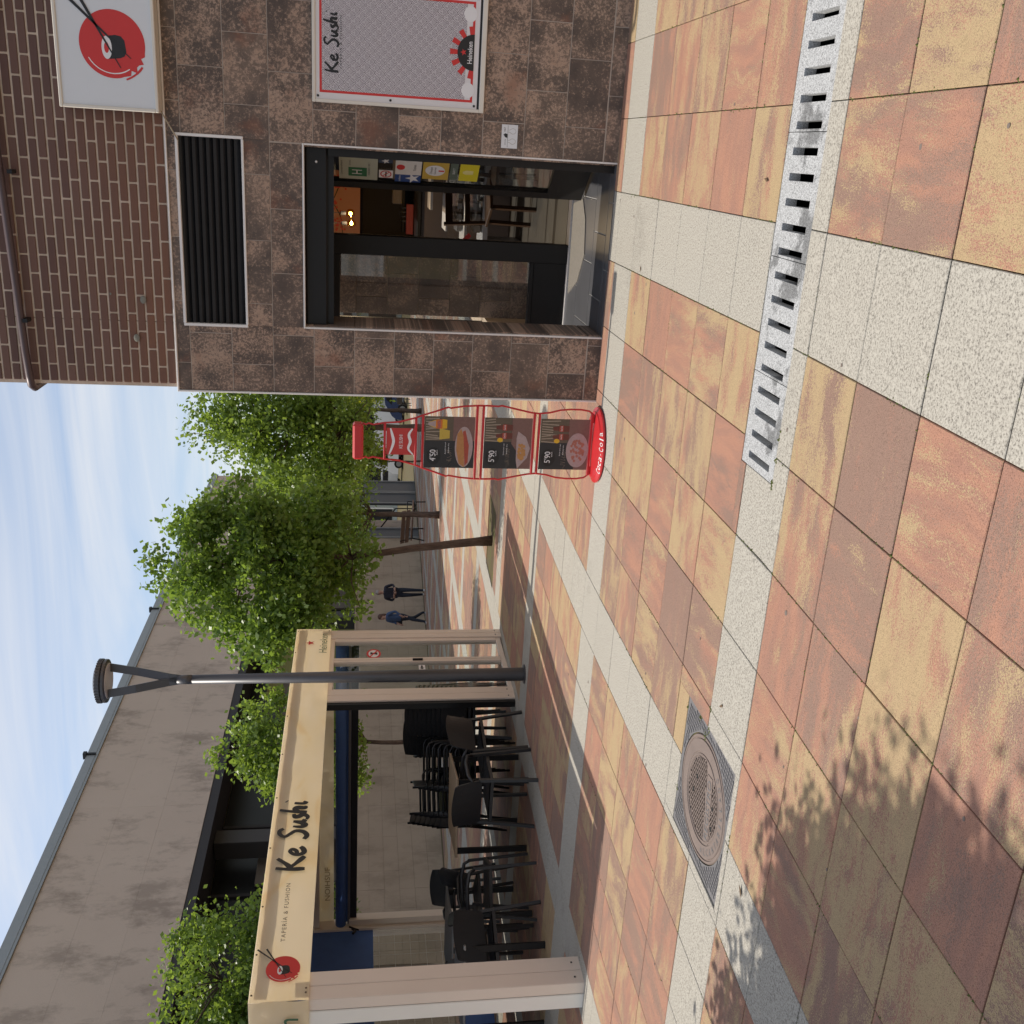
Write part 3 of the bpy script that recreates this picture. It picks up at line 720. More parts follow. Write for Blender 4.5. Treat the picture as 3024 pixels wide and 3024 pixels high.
# metal edge trims
for nm, (x0, x1, z0, z1) in {'corner_trim': (CORNER_X - .006, CORNER_X + .006, -.03, TOPZ + .012), 'top_trim': (CORNER_X + .006, 1.5, TOPZ, TOPZ + .012),
    'door_trim': (-1.199, -1.188, -.02, 2.028), 'door_trim_': (-.044, -.033, -.02, 2.028), 'door_trim__': (-1.199, -.033, 2.028, 2.04),
    'vent_trim': (-1.206, -1.188, 2.40, 2.81), 'vent_trim_': (-.034, -.016, 2.40, 2.81), 'vent_trim__': (-1.188, -.034, 2.794, 2.812), 'vent_trim___': (-1.188, -.034, 2.398, 2.414)}.items():
    mb = MB(); mb.bbox(x0, x1, WALL_Y - .010, WALL_Y + .030, z0, z1, .003); sp(mb.build(nm.strip('_'), M['trim']))
mb = MB(); mb.box(CORNER_X - .004, CORNER_X + .02, WALL_Y + .031, 7.27, -.03, TOPZ); sp(mb.build('side_cladding', M['tile']))
# louvre
for k in range(9):
    z = 2.418 + k * .0425
    mb = MB(); y = WALL_Y + .05
    pr = [(0, 0), (.012, .004), (.030, .022), (.034, .040), (.020, .0425), (0, .041)]
    for a in range(len(pr)):
        b_ = (a + 1) % len(pr); mb.quad((-1.186, y - pr[a][0], z + pr[a][1]), (-.036, y - pr[a][0], z + pr[a][1]), (-.036, y - pr[b_][0], z + pr[b_][1]), (-1.186, y - pr[b_][0], z + pr[b_][1]))
    sp(mb.build('vent_slat', M['shut']))
# roller shutter box over the door
mb = MB(); mb.bbox(-1.186, -.046, 6.90, 7.18, 1.885, 2.026, .01); mb.box(-1.186, -.046, 6.93, 6.95, 1.845, 1.885); sp(mb.build('shutter_box', M['black']))
for x in (-.052,):
    mb = MB(); mb.box(x - .05, x, 6.90, 6.96, -.0, 1.88); sp(mb.build('shutter_rail', M['black']))
mb = MB(); mb.sphere((-.14, 6.897, 1.955), .008, 8, 6); sp(mb.build('shutter_rivet', M['trim']))
# porch floor tiles
mb = MB(); mb.box(CORNER_X, -.042, WALL_Y + .005, 8.26, -.06, -.004); sp(mb.build('porch_base', M['grout']))
yy = [6.85, 6.98, 7.36, 7.82, 8.25]; 
for i in range(len(yy) - 1):
    xs = [-1.63, -1.19, -.74, -.29, -.045] if i % 2 == 0 else [-1.63, -1.42, -.96, -.51, -.045]
    for k in range(len(xs) - 1):
        mb = MB(); mb.bbox(xs[k] + .004, xs[k + 1] - .004, yy[i] + .004, yy[i + 1] - .004, -.03, .001, .001); sp(mb.build('porch_tile', M['recessfloor']))
mb = MB(); pts = [(-1.06, 8.10), (-.92, 7.78), (-.70, 7.60), (-.45, 7.66), (-.31, 7.80), (-.36, 8.14)]
mb.prism(pts, Matrix.Translation((0, 0, .002)), .006); sp(mb.build('floor_mat', plain('worn_grey_mat', (.20, .18, .155), .95, 0, .3, 60, .5)))
# shop front: side window, post, doorway
def fr(name, x0, x1, y0, y1, z0, z1, m='black', bev=.004): mb = MB(); mb.bbox(x0, x1, y0, y1, z0, z1, bev); return sp(mb.build(name, M[m]))
fr('kick_panel', -1.60, -.84, 8.22, 8.28, .01, .28); fr('window_frame', -1.60, -.84, 8.21, 8.29, .28, .31); fr('window_frame', -1.60, -.84, 8.21, 8.29, 1.83, 1.90)
fr('door_post', -.84, -.69, 8.20, 8.30, .01, 2.15); fr('door_head', -.69, -.02, 8.21, 8.29, 1.95, 2.15); fr('window_frame', -1.62, -1.60, 8.21, 8.29, .01, 2.15); fr('transom_bar', -1.60, -.84, 8.22, 8.28, 2.0, 2.14)
mb = MB(); mb.box(-1.60, -.84, 8.244, 8.250, .31, 1.83); sp(mb.build('window_pane', M['dglass']))
mb = MB(); mb.box(-1.60, -.84, 8.244, 8.250, 1.90, 2.0); sp(mb.build('transom_pane', M['dglass']))
fr('door_sill', -1.60, -.05, 8.18, 8.30, -.004, .012, 'trim', .002)
# the open door leaf with its stickers
leaf = bpy.data.objects.new('door_leaf', None); COL.objects.link(leaf); leaf.parent = shop
lm = MB(); A = Vector((-.062, 7.45, 0)); B_ = Vector((-.305, 7.775, 0)); t = (A - B_).normalized(); nrm = Vector((t.y, -t.x, 0)); L = (A - B_).length
def lpt(s, z, d=0): p = B_ + t * s + nrm * d; return Vector((p.x, p.y, z))
def lbox(mb, s0, s1, z0, z1, th=.02): mb.obox((lpt((s0 + s1) / 2, (z0 + z1) / 2)), t, nrm, (0, 0, 1), (s1 - s0) / 2, th, (z1 - z0) / 2)
lbox(lm, 0, .07, .03, 2.0); lbox(lm, L - .055, L, .03, 2.0); lbox(lm, .07, L - .055, .03, .30); lbox(lm, .07, L - .055, 1.90, 2.0)
leaf_o = sp(lm.build('door_leaf', M['black'])); bpy.data.objects.remove(leaf)
lm = MB(); lbox(lm, .07, L - .055, .30, 1.90, .003); o = lm.build('leaf_pane', M['dglass'], leaf_o)
def sticker(name, s0, s1, z0, z1, col, k=0):
    mt = mtx(lpt((s0 + s1) / 2, (z0 + z1) / 2, .0045 + k * .0006), t, (0, 0, 1), nrm); w, h = (s1 - s0) / 2, (z1 - z0) / 2
    o = flat(name, [(-w, -h), (w, -h), (w, h), (-w, h)], mt, plain('print_' + name, col, .4, 0, .05), leaf_o, 0, .0004); return o, mt @ Matrix.Translation((0, 0, .001))
s0, s1 = .085, L - .065
o, mt = sticker('notice_sheet', s0 + .0, s1, 1.555, 1.825, (.46, .48, .40))
o2 = flat('green_square', [(-.07, -.055), (.03, -.055), (.03, .075), (-.07, .075)], mt @ Matrix.Translation((-.02, -.005, 0)), plain('notice_green', (.02, .14, .06), .5), leaf_o); text('letter', 'H', .05, M['print_white'], leaf_o, mt @ Matrix.Translation((-.04, .01, .0012)), .07)
text('small_print', 'Comunidad de Madrid', .16, M['ink'], leaf_o, mt @ Matrix.Translation((0, .118, .001)), .012); text('small_print', 'HORARIO: 100..1', .14, M['ink'], leaf_o, mt @ Matrix.Translation((0, -.075, .001)), .014); text('small_print', 'ACTIVIDAD', .06, M['ink'], leaf_o, mt @ Matrix.Translation((.06, .06, .001)), .012)
o, mt = sticker('no_smoking_sticker', s0 + .035, s0 + .125, 1.445, 1.545, (.75, .72, .72))
mb = MB(); stroke(mb, mt, [(.036 * math.cos(a * math.pi / 8), .036 * math.sin(a * math.pi / 8)) for a in range(17)], .008, False); stroke(mb, mt, [(-.025, .025), (.025, -.025)], .007, False, .0003); mb.build('red_ring', M['logo_red'], leaf_o)
flat('cigarette', [(-.028, -.005), (.026, -.005), (.026, .005), (-.028, .005)], mt, M['ink'], leaf_o, -.0003)
o, mt = sticker('star_sticker', s1 - .05, s1, 1.45, 1.55, (.03, .05, .10)); star(leaf_o, mt, .03, M['print_white'])
o, mt = sticker('meal_card_sticker', s0 + .085, s1, 1.245, 1.43, (.70, .66, .62)); flat('red_dot', disc2(0, .055, .03, .03), mt, M['logo_red'], leaf_o); text('sticker_word', 'Ticket', .07, M['ink'], leaf_o, mt @ Matrix.Translation((.0, -.045, .001)))
o, mt = sticker('meal_pass_sticker', s0, s0 + .085, 1.245, 1.43, (.02, .06, .22)); star(leaf_o, mt @ Matrix.Translation((.005, -.035, 0)), .055, M['print_white']); text('sticker_word', 'sodexo', .07, M['print_white'], leaf_o, mt @ Matrix.Translation((0, .06, .001)))
o, mt = sticker('gourmet_sticker', s0 + .05, s1, 1.05, 1.235, (.55, .36, .06)); flat('pale_disc', disc2(0, .005, .06, .07), mt, M['print_white'], leaf_o); text('sticker_word', 'Cheque', .08, M['ink'], leaf_o, mt @ Matrix.Translation((0, .03, .0014))); text('sticker_word', 'Gourmet', .08, M['ink'], leaf_o, mt @ Matrix.Translation((0, .005, .0014))); flat('red_cross', [(-.008, -.06), (.008, -.06), (.008, -.02), (-.008, -.02)], mt, M['logo_red'], leaf_o, .0008)
o, mt = sticker('card_sticker', s0 + .06, s1, .985, 1.04, (.10, .13, .10)); text('sticker_word', 'SELECT', .07, M['print_white'], leaf_o, mt)
o, mt = sticker('yellow_sticker', s0 + .05, s1, .835, .972, (.66, .55, .02)); flat('pale_hand', [(-.02, -.03), (.02, -.03), (.025, .02), (.01, .045), (-.012, .045), (-.025, .02)], mt, plain('hand_print', (.75, .66, .25), .5), leaf_o)
fr('hinge_jamb', -.075, -.044, 7.275, 7.46, .01, 2.03)

# conduit along the brickwork
mb = MB(); pts = [(3.0, WALL_Y - .045, 3.90), (.4, WALL_Y - .045, 3.865), (-1.40, WALL_Y - .045, 3.80), (-1.56, WALL_Y - .045, 3.79), (-1.625, WALL_Y - .035, 3.787), (-1.655, WALL_Y + .02, 3.785), (-1.66, WALL_Y + .4, 3.783)]
mb.tube(pts, .024, 10); pipe = mb.build('wall_pipe', plain('old_purple_pipe', (.085, .058, .062), .45, .2), shop, True); sp(pipe)
mb = MB(); 
for x in (-1.2, -.3, .6): mb.box(x - .012, x + .012, WALL_Y - .075, WALL_Y + .005, 3.76, 3.79)
sp(mb.build('pipe_clips', M['black']))
# mortar blobs and screw holes left on the brickwork
for (x, z) in ((-1.30, 3.115), (-1.02, 3.26), (-1.05, 3.06)):
    mb = MB(); mb.sphere((x, WALL_Y + .004, z), .022 if z < 3.12 else .007, 8, 6, 1.2, .35, .9); sp(mb.build('mortar_patch', plain('grey_patch', (.20, .19, .16), .9)))

# ---- things inside the shop
def thing_at(name, label, cat, loc, group=None): return thing(name, label, cat, loc, 0, group)
bp = thing_at('blossom_panel', 'pink wall panel painted with red blossom branches inside the shop', 'wall panel', (-.66, 12.4, 1.68))
mb = MB(); mb.box(-.42, .33, -.02, .02, .0, .34); mb.build('board', plain('salmon_board', (.42, .20, .13), .6), bp)
mb = MB()
for (cx0, cz0, n) in ((-.28, .24, 26), (.2, .26, 34), (-.05, .28, 12), (.28, .16, 8)):
    for _ in range(n):
        x, z = cx0 + random.gauss(0, .05), cz0 + random.gauss(0, .045)
        if -.4 < x < .31 and .02 < z < .32: mb.prism(disc2(x, z, .013, .013, 6), mtx((0, -.021 - random.random() * .003, 0), (1, 0, 0), (0, 0, 1), (0, -1, 0)), .001)
mb.build('blossoms', plain('red_blossom', (.48, .05, .045), .6), bp)
mb = MB()
for pts in ([(-.4, .2), (-.2, .22), (-.05, .3)], [(.32, .14), (.2, .22), (.02, .3)], [(.2, .22), (.16, .3), (.1, .33)]): stroke(mb, mtx((0, -.0215, 0), (1, 0, 0), (0, 0, 1), (0, -1, 0)), pts, .012)
mb.build('branches', M['ink'], bp)
for i, (x, z) in enumerate(((-.70, 1.775), (-.80, 1.765))):
    pl = thing_at('pendant_lamp', ['lit amber glass globe pendant lamp nearer the door leaf in shop', 'lit amber glass globe pendant lamp nearer the window post in shop'][i], 'lamp', (x, 10.8, z), 'globe pendant lamps')
    mb = MB(); mb.sphere((0, 0, 0), .046, 16, 10); mb.build('globe', m_glass('amber_glass', (.95, .72, .22), .03), pl, True)
    mb = MB(); mb.sphere((0, 0, .0), .017, 10, 8); mb.build('bulb', m_emit('bulb_glow', (1, .72, .28), 30), pl, True)
    ld = bpy.data.lights.new('bulb_light', 'POINT'); ld.energy = 9; ld.color = (1, .75, .45); ld.shadow_soft_size = .03; lo = bpy.data.objects.new('bulb_light', ld); COL.objects.link(lo); lo.parent = pl; lo.location = (0, -.07, 0)
    mb = MB(); mb.lathe((0, 0, .046), [(.02, 0), (.02, .05), (.006, .06)], 12); mb.tube([(0, 0, .10), (0, 0, .95)], .003, 6); mb.build('cord', M['black'], pl)
ct = thing_at('bar_counter', 'dark grey bar counter with pale rails inside the shop', 'counter', (-.55, 11.6, .012))
mb = MB(); mb.bbox(-.9, 1.4, 0, .6, 0, 1.0, .01); mb.build('body', plain('counter_grey', (.075, .062, .066), .6), ct)
mb = MB(); mb.bbox(-.95, 1.45, -.05, .65, 1.0, 1.04, .005); mb.build('top', M['black'], ct)
mb = MB(); mb.bbox(-.9, 1.4, -.03, 0, .30, .37, .005); mb.build('rail', plain('pale_rail', (.33, .30, .28), .5), ct)
sh = thing_at('back_shelf', 'dark shelf with a pale tray behind the shop counter', 'shelf', (-.5, 12.7, 1.15))
mb = MB(); mb.bbox(-.5, .5, -.12, .12, 0, .03, .003); mb.build('board', M['black'], sh); mb = MB(); mb.bbox(-.18, .4, -.1, .08, .03, .15, .01); mb.build('tray', plain('tray_grey', (.22, .20, .18), .5), sh)
for i in range(4):
    bt = MB(); bt.lathe((-.86 + i * .05, 12.5, 1.06), [(.016, 0), (.017, .09), (.006, .13), (.006, .16)], 10); o = bt.build('bottle', plain('bottle_glass', (.03, .03, .028), .15), None, True)
    tag(o, 'small dark bottle standing behind the red box in the shop', 'bottle', 'bottles behind the counter')
mb = MB(); mb.bbox(-1.0, -.66, 12.30, 12.42, 1.06, 1.14, .004); o = mb.build('red_box', plain('faded_red_box', (.32, .05, .045), .6)); tag(o, 'faded red box on the counter in front of the bottles', 'box')
mb = MB(); mb.bbox(-1.05, -.6, 12.25, 12.75, 1.052, 1.06, .003); tag(mb.build('counter_mat', M['black']), 'black mat under the red box on the shop counter', 'mat')
dc = thing_at('display_case', 'white refrigerated sushi display case with glass shelves in shop', 'display case', (-.52, 10.9, .012))
mb = MB(); mb.bbox(-.40, .55, -.25, .25, .36, .42, .006); mb.bbox(-.40, .55, -.25, .25, .58, .61, .004); mb.bbox(-.30, .55, -.2, .25, .78, .80, .004); mb.bbox(-.10, .55, -.15, .25, .93, .96, .004); mb.bbox(.5, .55, -.25, .25, .42, .93, .004); mb.bbox(-.4, -.36, -.25, .25, .0, .36, .004); mb.bbox(.5, .55, -.25, .25, .0, .36, .004)
mb.build('shelves', plain('case_white', (.45, .43, .44), .35), dc)
mb = MB(); mb.box(-.36, .5, -.26, -.255, .42, .78); mb.build('glass_front', M['dglass'], dc)
mb = MB()
for i in range(7):
    x = -.3 + i * .11; mb.bbox(x, x + .08, -.2, .15, .43, .50 + .03 * (i % 3), .008); mb.bbox(x, x + .07, -.15, .15, .62, .68, .008)
mb.build('trays', plain('tray_steel', (.25, .24, .24), .3, .6), dc)
mb = MB(); mb.prism([(-.40, .60), (-.36, .62), (-.30, .56), (-.33, .53)], mtx((0, -.262, 0), (1, 0, 0), (0, 0, 1), (0, -1, 0)), .01); mb.build('red_corner', M['red'], dc)
for i, (x, y, rz) in enumerate(((-.45, 10.1, .5), (-.12, 9.7, -.3))):
    wc = thing('wooden_chair', ['slanted wooden chair in shop lit by a sun streak', 'wooden chair in shop behind the open door leaf'][i], 'chair', (x, y, .012), rz, 'wooden chairs in the shop')
    wm = plain('brown_wood', (.045, .022, .012), .4, 0, .3, 20)
    mb = MB(); mb.bbox(-.2, .2, -.2, .2, .42, .45, .006); mb.build('seat', wm, wc)
    for (a, b_) in ((-.17, -.17), (.17, -.17), (-.17, .17), (.17, .17)): mb = MB(); mb.bar((a, b_, 0), (a * .95, b_ * .95, .42), .035, .035); mb.build('leg', wm, wc)
    mb = MB(); mb.bar((-.17, .17, .45), (-.17, .24, .85), .03, .03); mb.bar((.17, .17, .45), (.17, .24, .85), .03, .03); mb.bar((-.17, .23, .8), (.17, .23, .8), .02, .07); mb.bar((-.17, .2, .62), (.17, .2, .62), .02, .05); mb.build('backrest', wm, wc)

# ---- signs on the facade
ws = thing('wall_sign', 'white light box sign with red disc and sushi roll logo', 'sign', (.45, WALL_Y, 2.874))
mb = MB(); x0, x1, z0, z1 = -.364, .50, 0, .566
for (a, b_, c, d_) in ((x0, x1, z0, .02), (x0, x1, z1 - .02, z1), (x0, x0 + .02, .02, z1 - .02), (x1 - .02, x1, .02, z1 - .02)): mb.bbox(a, b_, -.125, -.006, c, d_, .004)
mb.build('frame', M['signframe'], ws)
mb = MB(); mb.box(x0 + .02, x1 - .02, -.115, -.008, .02, z1 - .02); mb.build('face', M['panel_white'], ws)
sushi_logo(ws, mtx((-.003, -.1155, .245), (1, 0, 0), (0, 0, 1), (0, -1, 0)), .185)
o = MB(); o.tube([(.10, WALL_Y - .06, 2.876), (.06, WALL_Y - .05, 2.855), (-.02, WALL_Y - .035, 2.81), (-.06, WALL_Y - .022, 2.79)], .0045, 6)
tag(o.build('loose_cable', plain('beige_cable', (.36, .29, .2), .6), None, True), 'short beige cable hanging from sign corner to the vent', 'cable')

ps = thing('wall_poster', 'framed white poster with wave pattern and red border beside door', 'poster', (.213, WALL_Y, .906))
W_, H_ = .69, 1.068
mb = MB()
for (a, b_, c, d_) in ((0, W_, 0, .03), (0, W_, H_ - .02, H_), (0, .02, .03, H_ - .02), (W_ - .02, W_, .03, H_ - .02)): mb.bbox(a, b_, -.028, -.001, c, d_, .003)
mb.build('frame', M['signframe'], ps)
mb = MB(); mb.box(.02, W_ - .02, -.018, -.003, .03, H_ - .02); mb.build('sheet', plain('poster_white', (.70, .67, .67), .4, 0, .03), ps)
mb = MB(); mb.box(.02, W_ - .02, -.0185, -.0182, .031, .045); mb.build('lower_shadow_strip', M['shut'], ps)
bx0, bx1, bz0, bz1 = .058, W_ - .058, .075, H_ - .045
for (a, b_, c, d_) in ((bx0, bx1, bz1 - .014, bz1), (bx0, bx0 + .014, bz0, bz1 - .014), (bx1 - .014, bx1, bz0, bz1 - .014), (bx0 + .014, bx0 + .19, bz0, bz0 + .014), (bx1 - .19, bx1 - .014, bz0, bz0 + .014)):
    mb = MB(); mb.box(a, b_, -.0194, -.0181, c, d_); mb.build('red_border', M['logo_red'], ps)
mb = MB(); mb.box(bx0 + .014, bx1 - .014, -.0190, -.0181, bz0 + .05, bz1 - .014); mb.build('wave_field', M['wave'], ps)
pm0 = mtx((0, -.0195, 0), (1, 0, 0), (0, 0, 1), (0, -1, 0))
for xx in (bx0 + .07, bx1 - .07): flat('white_cloud', disc2(xx, bz0 + .030, .045, .040), pm0, M['print_white'], ps, -.0006)
hcx = W_ / 2
for k in range(7):
    a = R(8 + k * 27.3); r0, r1, w2 = .098, .150, .016
    d_ = Vector((math.cos(a), math.sin(a))); n_ = Vector((-d_.y, d_.x)); c_ = Vector((hcx, bz0))
    flat('red_ray', [tuple(c_ + d_ * r0 + n_ * w2 * .8), tuple(c_ + d_ * r0 - n_ * w2 * .8), tuple(c_ + d_ * r1 - n_ * w2), tuple(c_ + d_ * r1 + n_ * w2)], pm0, M['logo_red'], ps, .0002)
flat('black_half_disc', disc2(hcx, bz0, .104, .104, 30, 0, 180), pm0, M['ink'], ps, .001)
star(ps, pm0 @ Matrix.Translation((hcx, bz0 + .066, .0012)), .020, M['logo_red']); text('brand_word', 'Heineken', .125, M['print_white'], ps, pm0 @ Matrix.Translation((hcx, bz0 + .026, .002)), .030, 0, 1, .01)
brush_name(ps, pm0 @ Matrix.Translation((hcx + .0, bz1 - .075, .001)), .082, M['ink'], .18)
text('strapline', 'TAPERÍA & FUSHION', .30, M['ink'], ps, pm0 @ Matrix.Translation((hcx, bz1 - .128, .0012)), .016, 0, 1.3)
mb = MB()
for (a, c) in ((.035, H_ - .035), (.035, H_ * .55), (.035, .06), (W_ - .035, H_ - .035), (W_ - .035, .06)): mb.lathe((0, 0, 0), [(.0075, 0), (.006, .002), (.0004, .0025)], 10); 
mb = MB()
for (a, c) in ((.038, H_ - .035), (.038, H_ * .55), (.038, .062), (W_ - .038, H_ - .035), (W_ - .038, H_ * .55), (W_ - .038, .062)): mb.prism(disc2(a, c, .0075, .0075, 10), pm0, .002)
mb.build('fixing_bolts', M['ink'], ps)
nt = thing('printed_notice', 'small white notice printed with two light bulbs beside the door', 'notice', (.014, WALL_Y, .675))
mb = MB(); mb.box(0, .143, -.0025, -.0009, 0, .104); mb.build('sheet', plain('notice_paper', (.66, .66, .67), .5, 0, .02), nt)
nm = mtx((0, -.0027, 0), (1, 0, 0), (0, 0, 1), (0, -1, 0))
for xx in (.042, .104):
    mb = MB(); stroke(mb, nm, [(xx - .006, .062), (xx - .007, .052), (xx - .017, .032), (xx - .008, .014), (xx + .008, .014), (xx + .017, .032), (xx + .007, .052), (xx + .006, .062)], .0022); mb.build('bulb_drawing', plain('bulb_ink', (.30, .26, .2), .5), nt)
mb = MB(); stroke(mb, nm, [(.005, .064), (.138, .064)], .0018, False); mb.build('wire_drawing', M['ink'], nt)
flat('crouching_figure', [(.062, .066), (.085, .066), (.090, .078), (.082, .092), (.074, .086), (.066, .080)], nm, M['ink'], nt, .0002)
text('small_word', 'enchufe', .035, M['ink'], nt, nm @ Matrix.Translation((.036, .080, .0003))); text('small_word', 'aqui', .025, M['ink'], nt, nm @ Matrix.Translation((.112, .084, .0003)))

# ================================================================== bottle-shaped menu stand
SX, SY = -1.914, 6.655
st = thing('menu_stand', 'red bottle-shaped wire menu stand with three food photo panels', 'menu stand', (SX, SY, 0))
prof = [(1.645, .124), (1.625, .113), (1.605, .124), (1.575, .114), (1.50, .128), (1.40, .136), (1.285, .168), (1.235, .189), (1.15, .217), (1.068, .247), (1.05, .241), (.97, .255), (.87, .263), (.80, .264), (.725, .261), (.70, .267), (.60, .245), (.50, .224), (.44, .217), (.36, .226), (.29, .245), (.22, .252), (.14, .252), (.085, .243), (.055, .22), (.045, .19)]
for s in (-1, 1):
    mb = MB(); mb.tube([(s * w, 0, z) for z, w in prof], .0065, 8); mb.build('side_wire', M['red'], st, True)
for z, w in ((1.496, .128), (1.285, .166), (1.238, .185), (.868, .262), (.825, .262), (.468, .218), (.432, .216), (.062, .225)):
    mb = MB(); mb.bbox(-w, w, -.012, .012, z - .008, z + .008, .003); mb.build('crossbar', M['red'], st)
mb = MB(); mb.bbox(-.125, .125, -.045, .045, 1.640, 1.712, .014); mb.build('header', M['red'], st)
mb = MB(); mb.lathe((0, 0, 0), [(.262, .004), (.270, .012), (.268, .022), (.240, .034), (.235, .040), (.10, .046), (.001, .047)], 40, 1, .90); mb.build('base', M['red'], st, False)
for s in (-1, 1): mb = MB(); mb.bbox(s * .19 - .03, s * .19 + .03, -.01, .01, .044, .06, .003); mb.build('foot_clip', M['red'], st)
for i, ch in enumerate('Coca-Cola'):
    a = R(270 - 33 + i * 8.0); r_ = .249
    c_ = Vector((r_ * math.cos(a), r_ * .90 * math.sin(a), .0325))
    text('base_letter', ch, .012 if ch == '-' else .027, M['print_white'], st, mtx(c_, (-math.sin(a), math.cos(a) * .9, 0), Vector((-math.cos(a) * .62, -math.sin(a) * .62, .35)).normalized(), Vector((math.cos(a) * .35, math.sin(a) * .35, .75)).normalized()), .004 if ch == '-' else (.042 if ch in 'Cl' else .028), .25)
sm = lambda z=0: mtx((0, -.0155, z), (1, 0, 0), (0, 0, 1), (0, -1, 0))
mb = MB(); mb.box(-.094, .094, -.0075, -.0045, 1.292, 1.484); o = mb.build('name_panel', plain('panel_red', (.46, .035, .03), .4), st)
q = mtx((0, -.008, 1.388), (1, 0, 0), (0, 0, 1), (0, -1, 0))
for (zz0, sg) in ((.052, 1), (-.062, -1)):
    mb = MB(); stroke(mb, q, [(-.092, zz0 + .024 * sg), (-.05, zz0 + .008), (0, zz0 - .004), (.05, zz0 + .006), (.092, zz0 + .018 * sg)], .016, True); mb.build('white_wave', M['print_white'], st)
text('name_word', 'KE SUSHI', .096, M['print_white'], st, q @ Matrix.Translation((0, -.002, .0008)), .024)
FOOD = {'table': (.17, .09, .075), 'dark': (.020, .020, .022), 'tan': (.10, .075, .05), 'plate': (.36, .27, .26), 'bread': (.40, .18, .06), 'ham': (.34, .06, .035), 'juice': (.62, .36, .02), 'cola': (.12, .03, .02), 'stew': (.42, .20, .06), 'straw': (.30, .24, .18), 'palm': (.16, .13, .10)}
FM = {k: plain('food_' + k, v, .45, 0, .25, 60) for k, v in FOOD.items()}
def menu_panel(z0, z1, price, kind):
    w = .183; zc_ = (z0 + z1) / 2; h = (z1 - z0) / 2
    mb = MB(); mb.box(-w, w, -.0075, -.0045, z0, z1); pn = mb.build('menu_panel', FM['dark'], st)
    q = mtx((0, -.0078, zc_), (1, 0, 0), (0, 0, 1), (0, -1, 0))
    flat('table_print', [(-w if kind else .015, -h), (w, -h), (w, -h * .15), (-w * .0, -h * .15), (-w * .35, -h * .42), (-w if kind else .015, -h * .45)] if kind else [(.012, -h), (w, -h), (w, -.1 * h), (.012, -.1 * h)], q, FM['table'], pn)
    flat('terrace_print', [(.012, -.14 * h), (w, -.14 * h), (w, h), (.012, h)], q, FM['tan'], pn, .0003)
    mb = MB()
    for k in range(9): xx = .02 + k * .018; stroke(mb, q, [(xx, h * .95), (xx + random.uniform(-.01, .01), h * random.uniform(.2, .6))], .007, False, .0012)
    mb.build('thatch_print', FM['straw'], pn)
    flat('price_disc', disc2(-.098, h * .62, .062, h * .28), q, plain('price_black', (.008, .008, .009), .4), pn, .0008)
    text('price', price, .082, M['print_white'], pn, q @ Matrix.Translation((-.094, h * .66, .0022)), .042)
    text('price_word', 'EUROS', .036, M['print_white'], pn, q @ Matrix.Translation((-.072, h * .48, .0022)), .008)
    for k, (tw, s_) in enumerate(((.085, 'Bocadillo de lomo'), (.07, 'Bebida fria'))): text('menu_line', s_ if not kind else ('Racion de la casa', 'Bebida fria')[k], tw, M['print_white'], pn, q @ Matrix.Translation((-.04, h * (.16 - .13 * k), .0016)), .007)
    mb = MB()
    for k in range(14): a = random.uniform(.5, 2.6); c0 = (-.15 + (k % 7) * .018, -h * .1); stroke(mb, q, [c0, (c0[0] + .035 * math.cos(a), c0[1] + .035 * math.sin(a))], .003, True, .0013)
    mb.build('plant_print', FM['palm'], pn)
    if kind == 0:
        flat('bottle_print', [(.100, .02), (.160, .02), (.165, .05), (.155, .075), (.158, .105), (.138, .150), (.122, .150), (.104, .105), (.106, .075), (.096, .05)], q, FM['juice'], pn, .0010)
        flat('bottle_neck_print', [(.108, .098), (.155, .098), (.138, .150), (.122, .150)], q, FM['plate'], pn, .0018)
        flat('bottle_label', [(.098, .052), (.162, .052), (.162, .096), (.098, .096)], q, plain('label_orange', (.55, .14, .02), .5), pn, .0018); text('label_word', 'FANTA', .052, plain('label_blue', (.02, .03, .2), .5), pn, q @ Matrix.Translation((.130, .074, .0028)), .022)
        flat('glass_print', [(.03, .0), (.085, .0), (.10, .07), (.02, .07)], q, plain('juice_pale', (.50, .35, .06), .3), pn, .0010)
        flat('plate_print', disc2(-.03, -h * .58, .145, h * .36), q, FM['plate'], pn, .0024)
        flat('bread_print', [(-.175, -h * .62), (-.15, -h * .40), (-.05, -h * .28), (.06, -h * .30), (.10, -h * .45), (.05, -h * .55), (-.06, -h * .60)], q, FM['bread'], pn, .0032)
        flat('ham_print', [(-.165, -h * .64), (-.06, -h * .60), (.08, -h * .52), (.09, -h * .62), (-.02, -h * .78), (-.14, -h * .76)], q, FM['ham'], pn, .0030)
    else:
        for xx in (.055, .115):
            flat('cola_print', [(xx - .02, -.03), (xx + .02, -.03), (xx + .024, .03), (xx + .016, .05), (xx + .012, .085), (xx - .012, .085), (xx - .016, .05), (xx - .024, .03)], q, FM['cola'], pn, .0010)
            flat('cola_label', [(xx - .022, .012), (xx + .022, .012), (xx + .020, .040), (xx - .020, .040)], q, FM['ham'], pn, .0018); text('label_word', 'Coca-Cola', .036, M['print_white'], pn, q @ Matrix.Translation((xx, .026, .0028)), .012, .2)
        flat('lemon_print', disc2(.025, .055, .016, .02), q, FM['juice'], pn, .0012)
        cxp = -.055 if kind == 1 else -.04; ry = h * (.34 if kind == 1 else .46)
        flat('plate_print', disc2(cxp, -h * .55, .125, ry) if kind == 2 else [(-.18, -h * .45), (-.12, -h * .38), (.04, -h * .36), (.09, -h * .42), (.05, -h * .75), (-.03, -h * .95), (-.10, -h * .85)], q, FM['plate'], pn, .0024)
        mb = MB()
